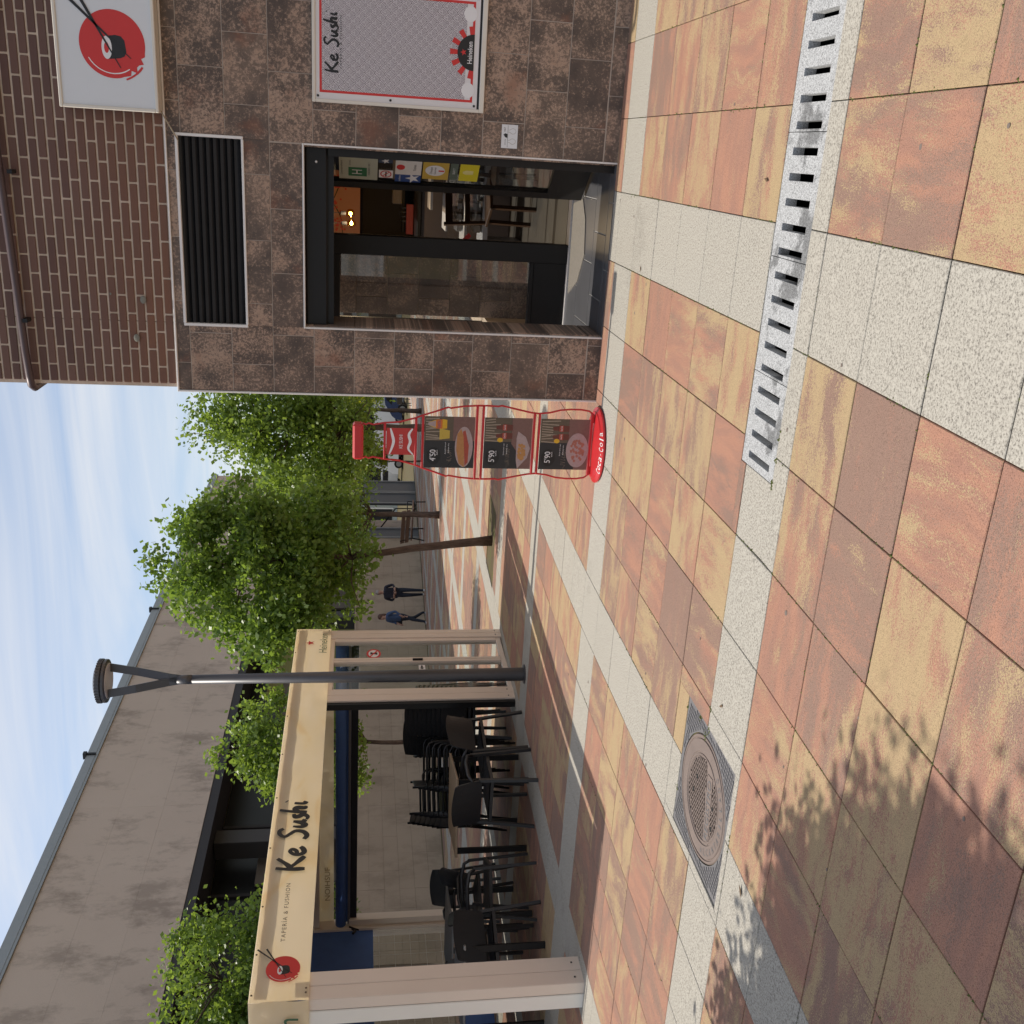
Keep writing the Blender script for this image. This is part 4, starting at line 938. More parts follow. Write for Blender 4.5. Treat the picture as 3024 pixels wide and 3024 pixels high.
        for _ in range(46):
            a, r_ = random.uniform(0, 6.28), math.sqrt(random.random()) * .80
            mb.prism(disc2(cxp + .1 * r_ * math.cos(a) * (1 if kind == 2 else .72), -h * (.58 if kind == 1 else .55) + ry * .85 * r_ * math.sin(a) * (1 if kind == 2 else .7), .011, .009, 6), q @ Matrix.Translation((0, 0, .0030 + random.random() * .001)), .0006)
        mb.build('food_print', FM['stew'] if kind == 1 else plain('food_octopus', (.34, .13, .09), .5, 0, .4, 50), pn)
menu_panel(.880, 1.226, "4'50", 0); menu_panel(.480, .814, "5'90", 1); menu_panel(.074, .420, "5'90", 2)

# ================================================================== street lamp
LX, LY = -5.113, 9.109; LZ = gz(LY)
lp = thing('street_lamp', 'tall grey street lamp with forked top and round flat head', 'street lamp', (LX, LY, LZ))
mb = MB(); mb.tube([(0, 0, -.05), (0, 0, .02), (0, 0, 1.2), (0, 0, 3.36)], [.072, .070, .064, .045], 16); mb.build('pole', M['lamp'], lp, True)
mb = MB(); mb.tube([(0, 0, 3.34), (0, 0, 3.40), (0, 0, 3.48)], [.046, .0465, .045], 16); mb.build('collar', M['lamp'], lp, True)
rx_, ry_ = .94, .342
for k, (o0, o1, dd) in enumerate(((.0, .125, .05), (.0, -.118, -.05))):
    pts = [(0, 0, 3.42), (rx_ * o1 * .18, ry_ * o1 * .18, 3.56), (rx_ * o1 * .62 - ry_ * dd, ry_ * o1 * .62 + rx_ * dd, 3.86), (rx_ * o1 - ry_ * dd, ry_ * o1 + rx_ * dd, 4.13)]
    mb = MB()
    for a, b_ in zip(pts, pts[1:]): mb.bar(a, b_, .078, .020, (-ry_, rx_, 0))
    mb.build('arm', M['lamp'], lp)
mb = MB(); mb.lathe((0, 0, 4.13), [(.185, .0), (.212, .008), (.214, .030), (.200, .038), (.214, .046), (.212, .085), (.15, .112), (.03, .120), (.001, .120)], 36); hd = mb.build('head', M['lamp'], lp, False)
mb = MB(); mb.lathe((0, 0, 4.126), [(.001, -.002), (.170, -.002), (.176, .006)], 32); mb.build('lens', M['lens'], lp)
mb = MB()
for k in range(40):
    a = 2 * math.pi * k / 40; mb.obox((.213 * math.cos(a), .213 * math.sin(a), 4.20), (math.cos(a), math.sin(a), 0), (-math.sin(a), math.cos(a), 0), (0, 0, 1), .005, .006, .018)
mb.build('cooling_fins', M['lamp'], lp)
mb = MB(); mb.lathe((0, 0, -.01), [(.10, 0), (.10, .022), (.066, .03)], 20); mb.build('base_plate', M['lamp'], lp)

# ================================================================== terrace pergola
PXF = -5.70; PYN, PYF = 5.575, 11.32; PXB = -10.15; ZB, ZT = 1.985, 2.40
pg = thing('terrace_pergola', 'white framed restaurant terrace pergola with cream name banner', 'pergola', (PXF, PYN, 0))
def pp(o): o.parent = pg; o.location = (-PXF, -PYN, 0); return o
def post(x0, x1, y0, y1, z1, m='alu'):
    g = gz((y0 + y1) / 2) - .02; ym = (y0 + y1) / 2
    mb = MB(); mb.bbox(x0, x1, y0, ym - .004, g, z1, .006); mb.bbox(x0 - .004, x1 - .004, ym - .004, ym + .004, g, z1, .001); mb.bbox(x0, x1, ym + .004, y1, g, z1, .006); o = pp(mb.build('post', M[m]))
    mb = MB()
    for yv in (y0 + .05, y1 - .05): mb.obox((x1 + .001, yv, g + .09), (1, 0, 0), (0, 1, 0), (0, 0, 1), .003, .006, .006)
    mb.build('bolt', M['black'], o); return o
# near corner post: two profiles, pavement bounce painted into front, end face whiter
g = -.02
mb = MB(); mb.bbox(-5.80, PXF, PYN, PYN + .125, g, ZB + .008, .005); mb.bbox(-5.80, PXF, PYN + .131, PYN + .262, g, ZB + .008, .005); mb.bbox(-5.80, PXF - .008, PYN + .12, PYN + .14, g, ZB + .02, .001)
o = pp(mb.build('post', M['alu'])); o['label'] = 'near corner post with a groove'
mb = MB(); mb.bbox(-5.935, -5.805, PYN - .004, PYN + .12, g, ZB + .008, .005); pp(mb.build('post', M['aluw']))
mb = MB()
for (x, y) in ((PXF, PYN + .06), (PXF, PYN + .2)): mb.obox((x + .001, y, .06), (1, 0, 0), (0, 1, 0), (0, 0, 1), .003, .006, .006)
pp(mb.build('bolt', M['black']))
post(-5.80, PXF, 9.635, 9.87, ZB + .008); post(-5.80, PXF, 11.12, 11.32, ZB + .008)
mb = MB(); mb.box(-5.79, -5.72, 9.585, 9.633, gz(9.6) - .02, ZB + .02); pp(mb.build('door_track', M['black']))
# rear posts
for (y0, y1) in ((11.12, 11.32), (5.58, 5.78)):
    mb = MB(); mb.bbox(PXB - .16, PXB, y0, y1, gz(y1) - .1, ZT, .006); mb.bbox(PXB, PXB + .1, y0 + .05, y1 - .02, gz(y1) - .1, 1.75, .005); pp(mb.build('post', M['alu']))
# head beams behind the banner
mb = MB(); mb.bbox(-5.735, -5.70, PYN + .02, PYF - .02, ZT - .06, ZT - .012, .004); pp(mb.build('front_beam', M['alu']))
mb = MB(); mb.bbox(PXB, -5.86, PYN + .02, PYN + .16, ZB + .10, ZT - .04, .006); pp(mb.build('end_beam', M['alu']))
mb = MB(); mb.bbox(PXB, -5.86, PYF - .16, PYF - .04, ZB + .16, ZT - .04, .006); pp(mb.build('end_beam', M['alu']))
# roof cloth
mb = MB(); nx = 12
for i in range(nx):
    xa, xb = PXB + (-5.99 - PXB) * i / nx, PXB + (-5.99 - PXB) * (i + 1) / nx
    za = ZT - .03 + .05 * math.sin(math.pi * (i / nx)) ; zb = ZT - .03 + .05 * math.sin(math.pi * ((i + 1) / nx))
    mb.quad((xa, PYN + .05, za), (xb, PYN + .05, zb), (xb, PYF - .05, zb), (xa, PYF - .05, za)); mb.quad((xa, PYF - .05, za + .012), (xb, PYF - .05, zb + .012), (xb, PYN + .05, zb + .012), (xa, PYN + .05, za + .012))
pp(mb.build('roof_cloth', M['roofcloth']))
# banners: thin cloth with gentle creases
def cloth(p0, p1, z0, z1, nrm, name, nx=60, nz=6, amp=.012):
    mb = MB(); p0 = Vector(p0); p1 = Vector(p1); nrm = Vector(nrm); V = {}
    for side in (0, 1):
        for i in range(nx + 1):
            for k in range(nz + 1):
                p = p0.lerp(p1, i / nx); z = z0 + (z1 - z0) * k / nz
                d_ = amp * mnoise.noise(Vector((i * .22 + k * .35, k * .5 - i * .05, 3.1))) + amp * .5 * mnoise.noise(Vector((i * .6 - k * .8, k * .9, 7.7)))
                V[(side, i, k)] = len(mb.v); q_ = p + nrm * (d_ - side * .002); mb.v.append((q_.x, q_.y, z))
        for i in range(nx):
            for k in range(nz):
                f = (V[(side, i, k)], V[(side, i + 1, k)], V[(side, i + 1, k + 1)], V[(side, i, k + 1)]); mb.f.append(f if side == 0 else f[::-1]); mb.m.append(0)
    return pp(mb.build(name, M['banner'], None, True))
ban = cloth((-5.685, PYN - .01, 0), (-5.685, PYF + .01, 0), ZB, ZT, (1, 0, 0), 'banner', 110, 6, .007)
cloth((-5.687, PYN - .013, 0), (PXB, PYN - .013, 0), ZB, ZT, (0, -1, 0), 'banner', 60, 6)
cloth((-5.76, PYF - .03, 0), (PXB, PYF - .03, 0), 1.955, ZT - .02, (0, -1, 0), 'end_valance', 60, 5)
def on_ban(): return PXF
tl = bpy.data.objects.new('banner_print', None); bpy.data.objects.remove(tl)
BX = -5.667
def pb(o): o.parent = pg; o.location = (-PXF, -PYN, 0); return o
class _P: pass
def banner_parts(fn):
    before = set(bpy.data.objects); fn(); 
    for o in set(bpy.data.objects) - before: o.parent = pg; o.location = (-PXF, -PYN, 0)
banner_parts(lambda: brush_name(None, PER(7.372, 2.195, BX), .228, M['ink'], .205))
banner_parts(lambda: text('strapline', 'TAPERÍA & FUSHION', .635, M['brownink'], None, PER(6.43, 2.205, BX), .042, 0, 1.25))
banner_parts(lambda: sushi_logo(None, PER(5.845, 2.180, BX), .122))
banner_parts(lambda: text('brand_word', 'Heineken', .49, M['greenink'], None, PER(10.925, 2.068, BX), .09, .12))
banner_parts(lambda: star(None, PER(10.93, 2.222, BX), .058, M['logo_red']))
banner_parts(lambda: text('brand_word', 'Heineken', .72, M['greenink'], None, mtx((-6.185, PYN - .030, 2.13), (1, 0, 0), (0, 0, 1), (0, -1, 0)), .15, .08, 1, .008))
mb = MB()
for y in (5.62, 6.0, 6.5, 7.2, 7.9, 8.6, 9.3, 10.0, 10.7, 11.25): mb.prism(disc2(y, ZT - .018, .008, .008, 8), PER(0, 0, -5.672), .003)
for y in (5.62, 5.66, 11.25): mb.prism(disc2(y, ZB + .022, .008, .008, 8), PER(0, 0, -5.672), .003)
pp(mb.build('eyelets', M['brownink']))
# mirrored print seen from behind on the end valance
banner_parts(lambda: text('valance_print', 'NOIHSUF', .55, plain('faint_print', (.42, .30, .14), .6), None, mtx((-9.5, PYF - .060, 2.04), (1, 0, 0), (0, 0, 1), (0, -1, 0)), .07))
# glass doors between the far posts
zg = lambda y: gz(y)
mb = MB(); mb.bbox(-5.77, -5.72, 9.872, 11.118, zg(10.5) + .00, zg(10.5) + .06, .004); pp(mb.build('door_rail', M['alu'])); mb = MB(); mb.bbox(-5.77, -5.72, 9.872, 11.118, ZB - .05, ZB + .02, .004); pp(mb.build('door_rail', M['alu']))
for y0, y1 in ((9.872, 9.91), (10.53, 10.575), (10.582, 10.63), (11.05, 11.118)):
    mb = MB(); mb.bbox(-5.775, -5.715, y0, y1, zg(10.5) + .06, ZB - .05, .004); pp(mb.build('door_stile', M['alu']))
for y0, y1 in ((9.91, 10.53), (10.63, 11.05)):
    mb = MB(); mb.box(-5.748, -5.742, y0, y1, zg(10.5) + .06, ZB - .05); pp(mb.build('door_pane', M['glass']))
mb = MB(); mb.bbox(-5.72, -5.69, 10.545, 10.565, .90, 1.02, .004); pp(mb.build('door_handle', M['black']))
banner_parts(lambda: flat('sticker', disc2(10.77, 1.473, .115, .085), PER(0, 0, -5.738), M['logo_red'], None))
banner_parts(lambda: flat('sticker', disc2(10.77, 1.473, .088, .062), PER(0, 0, -5.738), M['print_white'], None, .0012))
def ns():
    mb = MB(); stroke(mb, PER(0, 0, -5.738), [(10.70, 1.515), (10.84, 1.43)], .018, False, .0034); mb.build('sticker_bar', M['logo_red'])
    flat('sticker_figure', [(10.74, 1.43), (10.80, 1.43), (10.79, 1.48), (10.81, 1.51), (10.75, 1.515), (10.755, 1.47)], PER(0, 0, -5.738), M['ink'], None, .0022)
    flat('arrow_label', [(10.36, .88), (10.48, .88), (10.48, .955), (10.36, .955)], PER(0, 0, -5.738), M['print_white'], None)
    flat('arrow', [(10.375, .918), (10.41, .945), (10.41, .928), (10.465, .928), (10.465, .908), (10.41, .908), (10.41, .89)], PER(0, 0, -5.738), M['ink'], None, .0012)
banner_parts(ns)
# far end: rolled up navy screen
mb = MB(); mb.tube([(-5.86, PYF - .10, 1.86), (PXB, PYF - .10, 1.86)], .072, 14); pp(mb.build('rolled_screen', M['blue'], None, True))
mb = MB(); mb.box(PXB + .02, -5.87, PYF - .085, PYF - .075, 1.70, 1.80); pp(mb.build('screen_hem', M['blue']))
mb = MB(); mb.bbox(PXB + .02, -5.87, PYF - .13, PYF - .07, 1.735, 1.768, .004); pp(mb.build('screen_bar', plain('grey_rail', (.15, .14, .15), .4, .3)))
mb = MB(); mb.box(PXB + .02, -5.87, PYF - .105, PYF - .085, 1.645, 1.733); pp(mb.build('screen_skirt', plain('dark_skirt', (.012, .013, .02), .7)))
# rear side: navy curtain with clear windows
mb = MB(); mb.box(PXB - .05, PXB - .04, 5.78, 11.12, 1.42, ZT - .03); mb.box(PXB - .05, PXB - .04, 5.78, 11.12, gz(11) - .05, .30)
for y in (6.9, 8.3, 9.7): mb.box(PXB - .05, PXB - .04, y - .06, y + .06, .30, 1.42)
pp(mb.build('curtain', M['blue']))
ed = [5.78, 6.84, 6.96, 8.24, 8.36, 9.64, 9.76, 11.12]
for k in range(0, 8, 2):
    mb = MB(); mb.box(PXB - .046, PXB - .044, ed[k], ed[k + 1], .30, 1.42); w = pp(mb.build('clear_window', M['film']))
    mb = MB(); y = ed[k] + .05
    while y < ed[k + 1]: mb.box(PXB - .043, PXB - .042, y, y + .004, .30, 1.42); y += .21
    for zq in (.5, .71, .92, 1.13, 1.34): mb.box(PXB - .0425, PXB - .0415, ed[k], ed[k + 1], zq, zq + .004)
    mb.build('reinforcing_threads', plain('pale_thread', (.5, .48, .44), .6), w)
mb = MB(); mb.tube([(PXB + .06, 11.05, 1.70), (PXB + .09, 10.98, 1.66), (PXB + .12, 10.9, 1.69)], .018, 8); mb.tube([(PXB + .05, 11.1, 1.74), (PXB + .12, 10.96, 1.62)], .012, 8); pp(mb.build('crank', M['black']))

# ================================================================== terrace furniture
def make_shell_chair(name, label, loc, rz, group):
    t_ = thing(name, label, 'chair', loc, rz, group)          # sits facing +Y
    mb = MB()
    n = 8
    for i in range(n):                                        # dished seat with thickness
        for k in range(n):
            def P(a, b_, d_): 
                u, v = a / n * 2 - 1, b_ / n * 2 - 1; return (u * .22, v * .22, .445 - .022 * (1 - u * u) * (1 - v * v) - d_ + .012 * max(0, -v) )
            mb.quad(P(i, k, 0), P(i + 1, k, 0), P(i + 1, k + 1, 0), P(i, k + 1, 0)); mb.quad(P(i, k + 1, .022), P(i + 1, k + 1, .022), P(i + 1, k, .022), P(i, k, .022))
    for (a, b_) in (((-.22, -.22), (.22, -.22)), ((.22, -.22), (.22, .22)), ((.22, .22), (-.22, .22)), ((-.22, .22), (-.22, -.22))): mb.bar((*a, .433), (*b_, .433), .02, .03)
    mb.build('seat', M['chair'], t_)
    mb = MB(); n = 10; m_ = 5
    def Q(i, k, d_):
        u = i / n * 2 - 1; v = k / m_; w = .235 - .02 * v * v; y = -.20 - .085 * v - .03 * (1 - u * u) * (1 + .4 * v) - d_; z = .53 + .29 * v - .05 * (u * u) * (v > .9) * .6
        return (u * w, y, z)
    for i in range(n):
        for k in range(m_):
            mb.quad(Q(i, k, 0), Q(i, k + 1, 0), Q(i + 1, k + 1, 0), Q(i + 1, k, 0)); mb.quad(Q(i, k, .014), Q(i + 1, k, .014), Q(i + 1, k + 1, .014), Q(i, k + 1, .014))
    for i in range(n):
        for k in (0, m_): mb.quad(Q(i, k, 0), Q(i + 1, k, 0), Q(i + 1, k, .014), Q(i, k, .014))
    for k in range(m_):
        for i in (0, n): mb.quad(Q(i, k, 0), Q(i, k + 1, 0), Q(i, k + 1, .014), Q(i, k, .014))
    bk = mb.build('backrest', M['chair'], t_, False)
    mb = MB(); mb.obox((0, -.292, .70), (1, 0, 0), (0, 1, -.28), (0, .28, 1), .028, .0035, .004); mb.build('grip_slot', M['frame'], bk)
    for sx_ in (-1, 1):
        mb = MB(); mb.tube([(sx_ * .235, -.24, .0 + .62), (sx_ * .25, -.16, .655), (sx_ * .255, .05, .66), (sx_ * .25, .17, .635), (sx_ * .235, .20, .58)], [.014, .017, .018, .017, .015], 8); mb.build('armrest', M['chair'], t_, True)
        mb = MB(); mb.bar((sx_ * .262, .235, 0), (sx_ * .235, .20, .60), .030, .026, (0, 1, 0)); mb.build('leg', M['chair'], t_)
        mb = MB(); mb.bar((sx_ * .262, -.275, 0), (sx_ * .228, -.205, .56), .030, .026, (0, 1, 0)); mb.build('leg', M['chair'], t_)
    return t_
def make_tube_chair(name, label, loc, rz, group):
    t_ = thing(name, label, 'chair', loc, rz, group)
    mb = MB(); mb.bbox(-.21, .21, -.20, .21, .43, .45, .008); mb.build('seat', M['chair'], t_)
    mb = MB(); mb.bbox(-.22, .22, -.245, -.225, .60, .80, .01); mb.build('backrest', M['chair'], t_)
    for s in (-1, 1):
        mb = MB(); mb.tube([(s * .26, .25, 0), (s * .26, .24, .58), (s * .26, .22, .64), (s * .26, .17, .665), (s * .26, -.2, .665)], .0125, 8); mb.tube([(s * .26, -.2, .665), (s * .245, -.24, .67), (s * .23, -.245, .72)], .0125, 8); mb.build('arm_loop', M['tube'], t_, True)
        mb = MB(); mb.tube([(s * .26, -.30, 0), (s * .25, -.24, .45), (s * .23, -.245, .82)], .0125, 8); mb.build('rear_leg', M['tube'], t_, True)
    mb = MB(); mb.tube([(-.26, .24, .42), (.26, .24, .42)], .011, 8); mb.tube([(-.25, -.24, .42), (.25, -.24, .42)], .011, 8); mb.build('cross_tubes', M['tube'], t_, True)
    return t_
def G(x, y, dz=0): return (x, y, gz(y) + dz)
CH = make_shell_chair('terrace_chair', 'dark plastic armchair with its back to the paving, nearest the street lamp', G(-5.80, 8.13), 0.0, 'terrace armchairs')
for lab, x, y, rz in (('dark plastic armchair seen side on between lamp and wooden table', -5.86, 8.86, R(80)),
                      ('dark plastic armchair with open side standing left of the wooden table', -6.62, 7.72, R(-60)),
                      ('dark plastic armchair turned away, tallest back near the middle post', -7.42, 8.42, R(150)),
                      ('dark plastic armchair farthest back under the open end', -8.62, 9.92, R(200)),
                      ('dark plastic armchair pushed against the near post table', -6.78, 7.12, R(65)),
                      ('dark plastic armchair behind the near post table', -7.45, 7.55, R(-110)),
                      ('dark plastic armchair left of the near corner post', -7.4, 6.35, R(40)),
                      ('dark plastic armchair deep in shade left of the corner post', -8.5, 6.75, R(-30))):
    c = copy_tree(CH); c.location = G(x, y); c.rotation_euler = (0, 0, rz); c['label'] = lab
def stack(proto, cx_, cy_, rz, n, dz, dback, lab, grp):
    for k in range(n):
        c = copy_tree(proto); d_ = Vector((math.sin(rz), -math.cos(rz), 0)) * (-dback * k)
        c.location = (cx_ + d_.x, cy_ + d_.y, gz(cy_) + dz * k); c.rotation_euler = (0, 0, rz + random.uniform(-.02, .02))
        c['label'] = lab if k < n - 1 else lab.replace('armchair in', 'armchair on top of').replace('chair nested in', 'chair on top of'); c['group'] = grp
stack(CH, -6.10, 10.03, R(20), 9, .050, .014, 'dark armchair in the stack right behind the door post', 'stacked armchairs behind the door post')
stack(CH, -6.64, 10.40, R(30), 9, .050, .014, 'dark armchair in the second stack from the door post', 'second stack of armchairs')
TC = make_tube_chair('tube_chair', 'dark tube frame chair nested in the stack behind the lamp', G(-6.86, 9.98), R(-55), 'stacked tube chairs behind the lamp')
stack(TC, -6.47, 9.50, R(-62), 6, .062, .01, 'dark tube frame chair nested in the stack behind the lamp', 'stacked tube chairs behind the lamp')
for c in list(TC.children): bpy.data.objects.remove(c)
bpy.data.objects.remove(TC)
TC = make_tube_chair('tube_chair', 'x', G(0, 0), 0, None)
stack(TC, -7.02, 9.62, R(-40), 7, .055, .01, 'dark tube frame chair nested in the stack behind the wooden table', 'stacked tube chairs behind the table')
for c in list(TC.children): bpy.data.objects.remove(c)
bpy.data.objects.remove(TC)
def table(label, x, y, rz, z=.735, m='wood', sx_=.40, sy_=.40):
    t_ = thing('terrace_table', label, 'table', G(x, y), rz, 'terrace tables')
    mb = MB(); mb.bbox(-sx_, sx_, -sy_, sy_, z - .022, z, .004); mb.build('top', M[m], t_)
    for a in (-1, 1):
        for b_ in (-1, 1): mb = MB(); mb.bar((a * (sx_ - .05), b_ * (sy_ - .05), 0), (a * (sx_ - .05), b_ * (sy_ - .05), z - .022), .055, .03, (0, 1, 0)); mb.build('leg', M['black'], t_)
    return t_
table('square table with pale wooden top among the front armchairs', -6.33, 8.62, R(15))
table('dark square table in shade nearest the corner post', -7.05, 7.12, R(20), .735, 'frame')
table('dark square table behind the one by the corner post', -7.85, 8.35, R(10), .735, 'frame')

# ================================================================== trees
def tree(label, x, y, ells, n_cl, per, leaf, lr, mat, trunk_r=.06, trunk_top=2.0, lean=(0, 0), name='tree', group=None, seed=1, cl_r=.2, base_z=None):
    rnd = random.Random(seed); bz = gz(y) if base_z is None else base_z
    t_ = thing(name, label, 'tree', (x, y, bz), 0, group)
    rt = Vector((.94, .342, 0)); dp = Vector((-.342, .94, 0))
    cl = []
    tot = sum(e[3] * e[4] * e[5] for e in ells)
    for e in ells:
        dr, dz, dd, rr, rz_, rd = e; k = max(3, int(n_cl * rr * rz_ * rd / tot))
        for _ in range(k):
            while True:
                v = Vector((rnd.uniform(-1, 1), rnd.uniform(-1, 1), rnd.uniform(-1, 1)))
                if .30 < v.length < 1: break
            if rnd.random() < .62: v = v.normalized() * rnd.uniform(.72, 1.03)
            v *= 1 + .48 * mnoise.noise(v * 2.2 + Vector((seed, 0, 0)))
            cl.append(rt * (dr + v.x * rr) + dp * (dd + v.y * rd) + zz * (dz + v.z * rz_ - bz))
    # trunk and limbs
    mb = MB(); top = Vector((lean[0], lean[1], trunk_top - bz)); nseg = 7; tp = [Vector((lean[0] * (i / nseg) ** 1.4 + rnd.gauss(0, .008), lean[1] * (i / nseg) ** 1.4 + rnd.gauss(0, .008), -.05 + (trunk_top - bz + .05) * i / nseg)) for i in range(nseg + 1)]
    tp[-1] = top
    mb.tube(tp, [trunk_r * (1.25 if i == 0 else 1.0 - .35 * i / nseg) for i in range(nseg + 1)], 10)
    cen = sum(cl, Vector()) / len(cl); up_ = Vector((cen.x, cen.y, max(p.z for p in cl) * .93)); ax = [top.lerp(up_, k / 5) + Vector((rnd.gauss(0, .05), rnd.gauss(0, .05), 0)) for k in range(6)]; ax[0] = top
    mb.tube(ax, [trunk_r * .64 * (1 - .16 * k) for k in range(6)], 8)
    for p in rnd.sample(cl, min(len(cl), 70)):
        k = min(range(5), key=lambda q_: abs(ax[q_].z - (p.z - .45 * (p - Vector((ax[q_].x, ax[q_].y, p.z))).length)))
        a = ax[k]; mid = a.lerp(p, .5) + Vector((rnd.gauss(0, .05), rnd.gauss(0, .05), .06)); mb.tube([a, mid, p], [trunk_r * .26, trunk_r * .15, .004], 5)
    mb.build('trunk', M['bark'], t_, True)
    mb = MB(); lv = []
    for p in cl:
        shade = rnd.random()
        out = (p - cen).normalized()
        for _ in range(int(per * rnd.uniform(.5, 1.4))):
            c = p + Vector((rnd.gauss(0, cl_r), rnd.gauss(0, cl_r), rnd.gauss(0, cl_r * .8)))
            s = leaf * rnd.uniform(.6, 1.25); d_ = Vector((rnd.gauss(0, 1), rnd.gauss(0, 1), rnd.gauss(-.25, .8))).normalized(); w = d_.cross(Vector((rnd.gauss(0, 1), rnd.gauss(0, 1), rnd.gauss(0, 1)))).normalized()
            mb.quad(c, c + d_ * s * .5 + w * s * .34, c + d_ * s, c + d_ * s * .5 - w * s * .34); lv.append(min(1, max(0, .6 * shade + .4 * rnd.random())))
    # loose sprays at the tips
    for p in rnd.sample(cl, min(len(cl), 46)):
        out = (p - cen).normalized(); L_ = rnd.uniform(.18, .42)
        for k in range(10):
            c = p + (out + Vector((0, 0, .5))).normalized() * (L_ * k / 9) + Vector((rnd.gauss(0, .03), rnd.gauss(0, .03), rnd.gauss(0, .03)))
            s = leaf * .9; d_ = Vector((rnd.gauss(0, 1), rnd.gauss(0, 1), rnd.gauss(0, 1))).normalized(); w = d_.cross(out).normalized()
            mb.quad(c, c + d_ * s * .5 + w * s * .33, c + d_ * s, c + d_ * s * .5 - w * s * .33); lv.append(rnd.random())
    o = mb.build('crown', mat, t_); a_ = o.data.attributes.new('lr', 'FLOAT', 'FACE'); a_.data.foreach_set('value', lv)
    return t_
# ellipsoids: right, height, depth, radii (right, up, deep)
tree('large green tree with brown trunk beside the pergola', -5.08, 12.78, [(-.45, 3.05, 0, 1.0, 1.15, 1.0), (-.95, 2.75, 0, .62, .72, .8), (.15, 2.95, .1, .62, 1.15, .8), (-.3, 3.75, 0, .62, .62, .6), (-.05, 2.0, 0, .70, .58, .7), (-1.15, 2.3, 0, .38, .42, .5)], 250, 100, .084, 1, M['leafA'], .062, 1.75, (-.22, -.08), 'tree', None, 3, .11)
tree('tall green tree behind the bottle-shaped menu stand', -5.0, 18.3, [(.1, 3.3, 0, .75, 1.35, .9), (-.75, 2.8, 0, .75, 1.0, .8), (.45, 2.4, 0, .55, .9, .8), (-.2, 2.0, 0, .9, .55, .8), (.3, 4.2, 0, .4, .6, .5)], 190, 85, .098, 1, M['leafB'], .085, 1.9, (.0, .0), 'tree', None, 5, .16)
tree('shady dark tree between the tall trees and the concrete wall', -9.2, 25.0, [(0, 3.2, 0, 1.5, 1.7, 1.3), (.9, 2.4, 0, 1.0, 1.0, 1.0), (-.7, 2.3, 0, 1.0, .9, 1.0)], 300, 48, .095, 1, M['leafA'], .09, 1.3, (0, 0), 'tree', None, 8, .24)
tree('bushy tree rising above the middle of the pergola banner', -9.25, 14.25, [(-.05, 3.2, 0, .55, .85, .55), (.35, 2.7, 0, .62, .75, .6), (-.45, 2.6, 0, .45, .75, .5), (-.2, 1.95, 0, .80, .36, .6), (.55, 2.0, 0, .5, .4, .5)], 105, 100, .088, 1, M['leafB'], .05, 1.5, (.05, .0), 'tree', None, 13, .12)
tree('leafy tree above the left end of the pergola banner', -11.9, 12.1, [(.15, 3.7, 0, .75, .75, .7), (.9, 3.3, 0, .55, .55, .5), (-.2, 2.9, 0, .9, .8, .8), (.7, 2.5, 0, .6, .7, .6), (-.6, 3.3, 0, .6, .6, .6), (.2, 2.0, 0, .9, .45, .7), (-.9, 4.0, 0, .5, .6, .6)], 150, 105, .090, 1, M['leafB'], .06, 1.6, (.1, 0), 'tree', None, 21, .14)
tree('pale tree beyond the pergola at the left picture edge', -14.2, 10.6, [(0, 3.4, 0, 1.0, 1.2, 1.0), (.6, 2.6, 0, .8, .8, .8)], 200, 80, .08, 1, M['leafB'], .06, 1.6, (0, 0), 'tree', None, 22, .17)
tree('yellow-green bush left of the menu stand header', -11.9, 38.5, [(0, 1.55, 0, .75, .55, .7), (.2, 1.1, 0, .6, .5, .6)], 60, 60, .10, 1, M['leafY'], .04, .6, (0, 0), 'shrub', None, 31, .15)
tree('yellow-green bush right of the menu stand header', -8.3, 36.5, [(0, 1.7, 0, .8, .7, .7), (.5, 1.2, 0, .6, .5, .6)], 70, 60, .10, 1, M['leafY'], .04, .6, (0, 0), 'shrub', None, 32, .15)
tree('distant green tree behind the menu stand neck', -10.2, 40.0, [(0, 2.9, 0, 1.7, 1.6, 1.5), (1.6, 2.6, 0, 1.2, 1.2, 1.2), (-1.2, 2.2, 0, 1.0, 1.0, 1.2)], 170, 50, .15, 1, M['leafB'], .10, 1.2, (0, 0), 'tree', None, 33, .34)
tree('street tree whose crown shades the near paving, outside the picture', -4.98, 2.10, [(0, 3.35, -.1, .95, .95, .9), (-.3, 2.6, .2, .6, .6, .7), (.1, 2.6, .75, .45, .40, .45)], 300, 190, .08, 1, M['leafA'], .07, 1.7, (0, 0), 'tree', None, 41, .15)
# soil in the tree pit
x0, x1, y0, y1 = PITS[0]
tp_ = thing('tree_pit', 'square pit of dry soil around the large tree trunk', 'tree pit', (-5.08, 12.83, gz(12.8)))
mb = MB(); n = 12
for i in range(n):
    for k in range(n):
        def Pq(a, b_): x, y = x0 + (x1 - x0) * a / n, y0 + (y1 - y0) * b_ / n; return (x + 5.08, y - 12.83, gz(y) - gz(12.8) - .02 + .022 * mnoise.noise(Vector((x * 5, y * 5, 0))))
        mb.quad(Pq(i, k), Pq(i + 1, k), Pq(i + 1, k + 1), Pq(i, k + 1))
mb.build('soil', M['soil'], tp_)

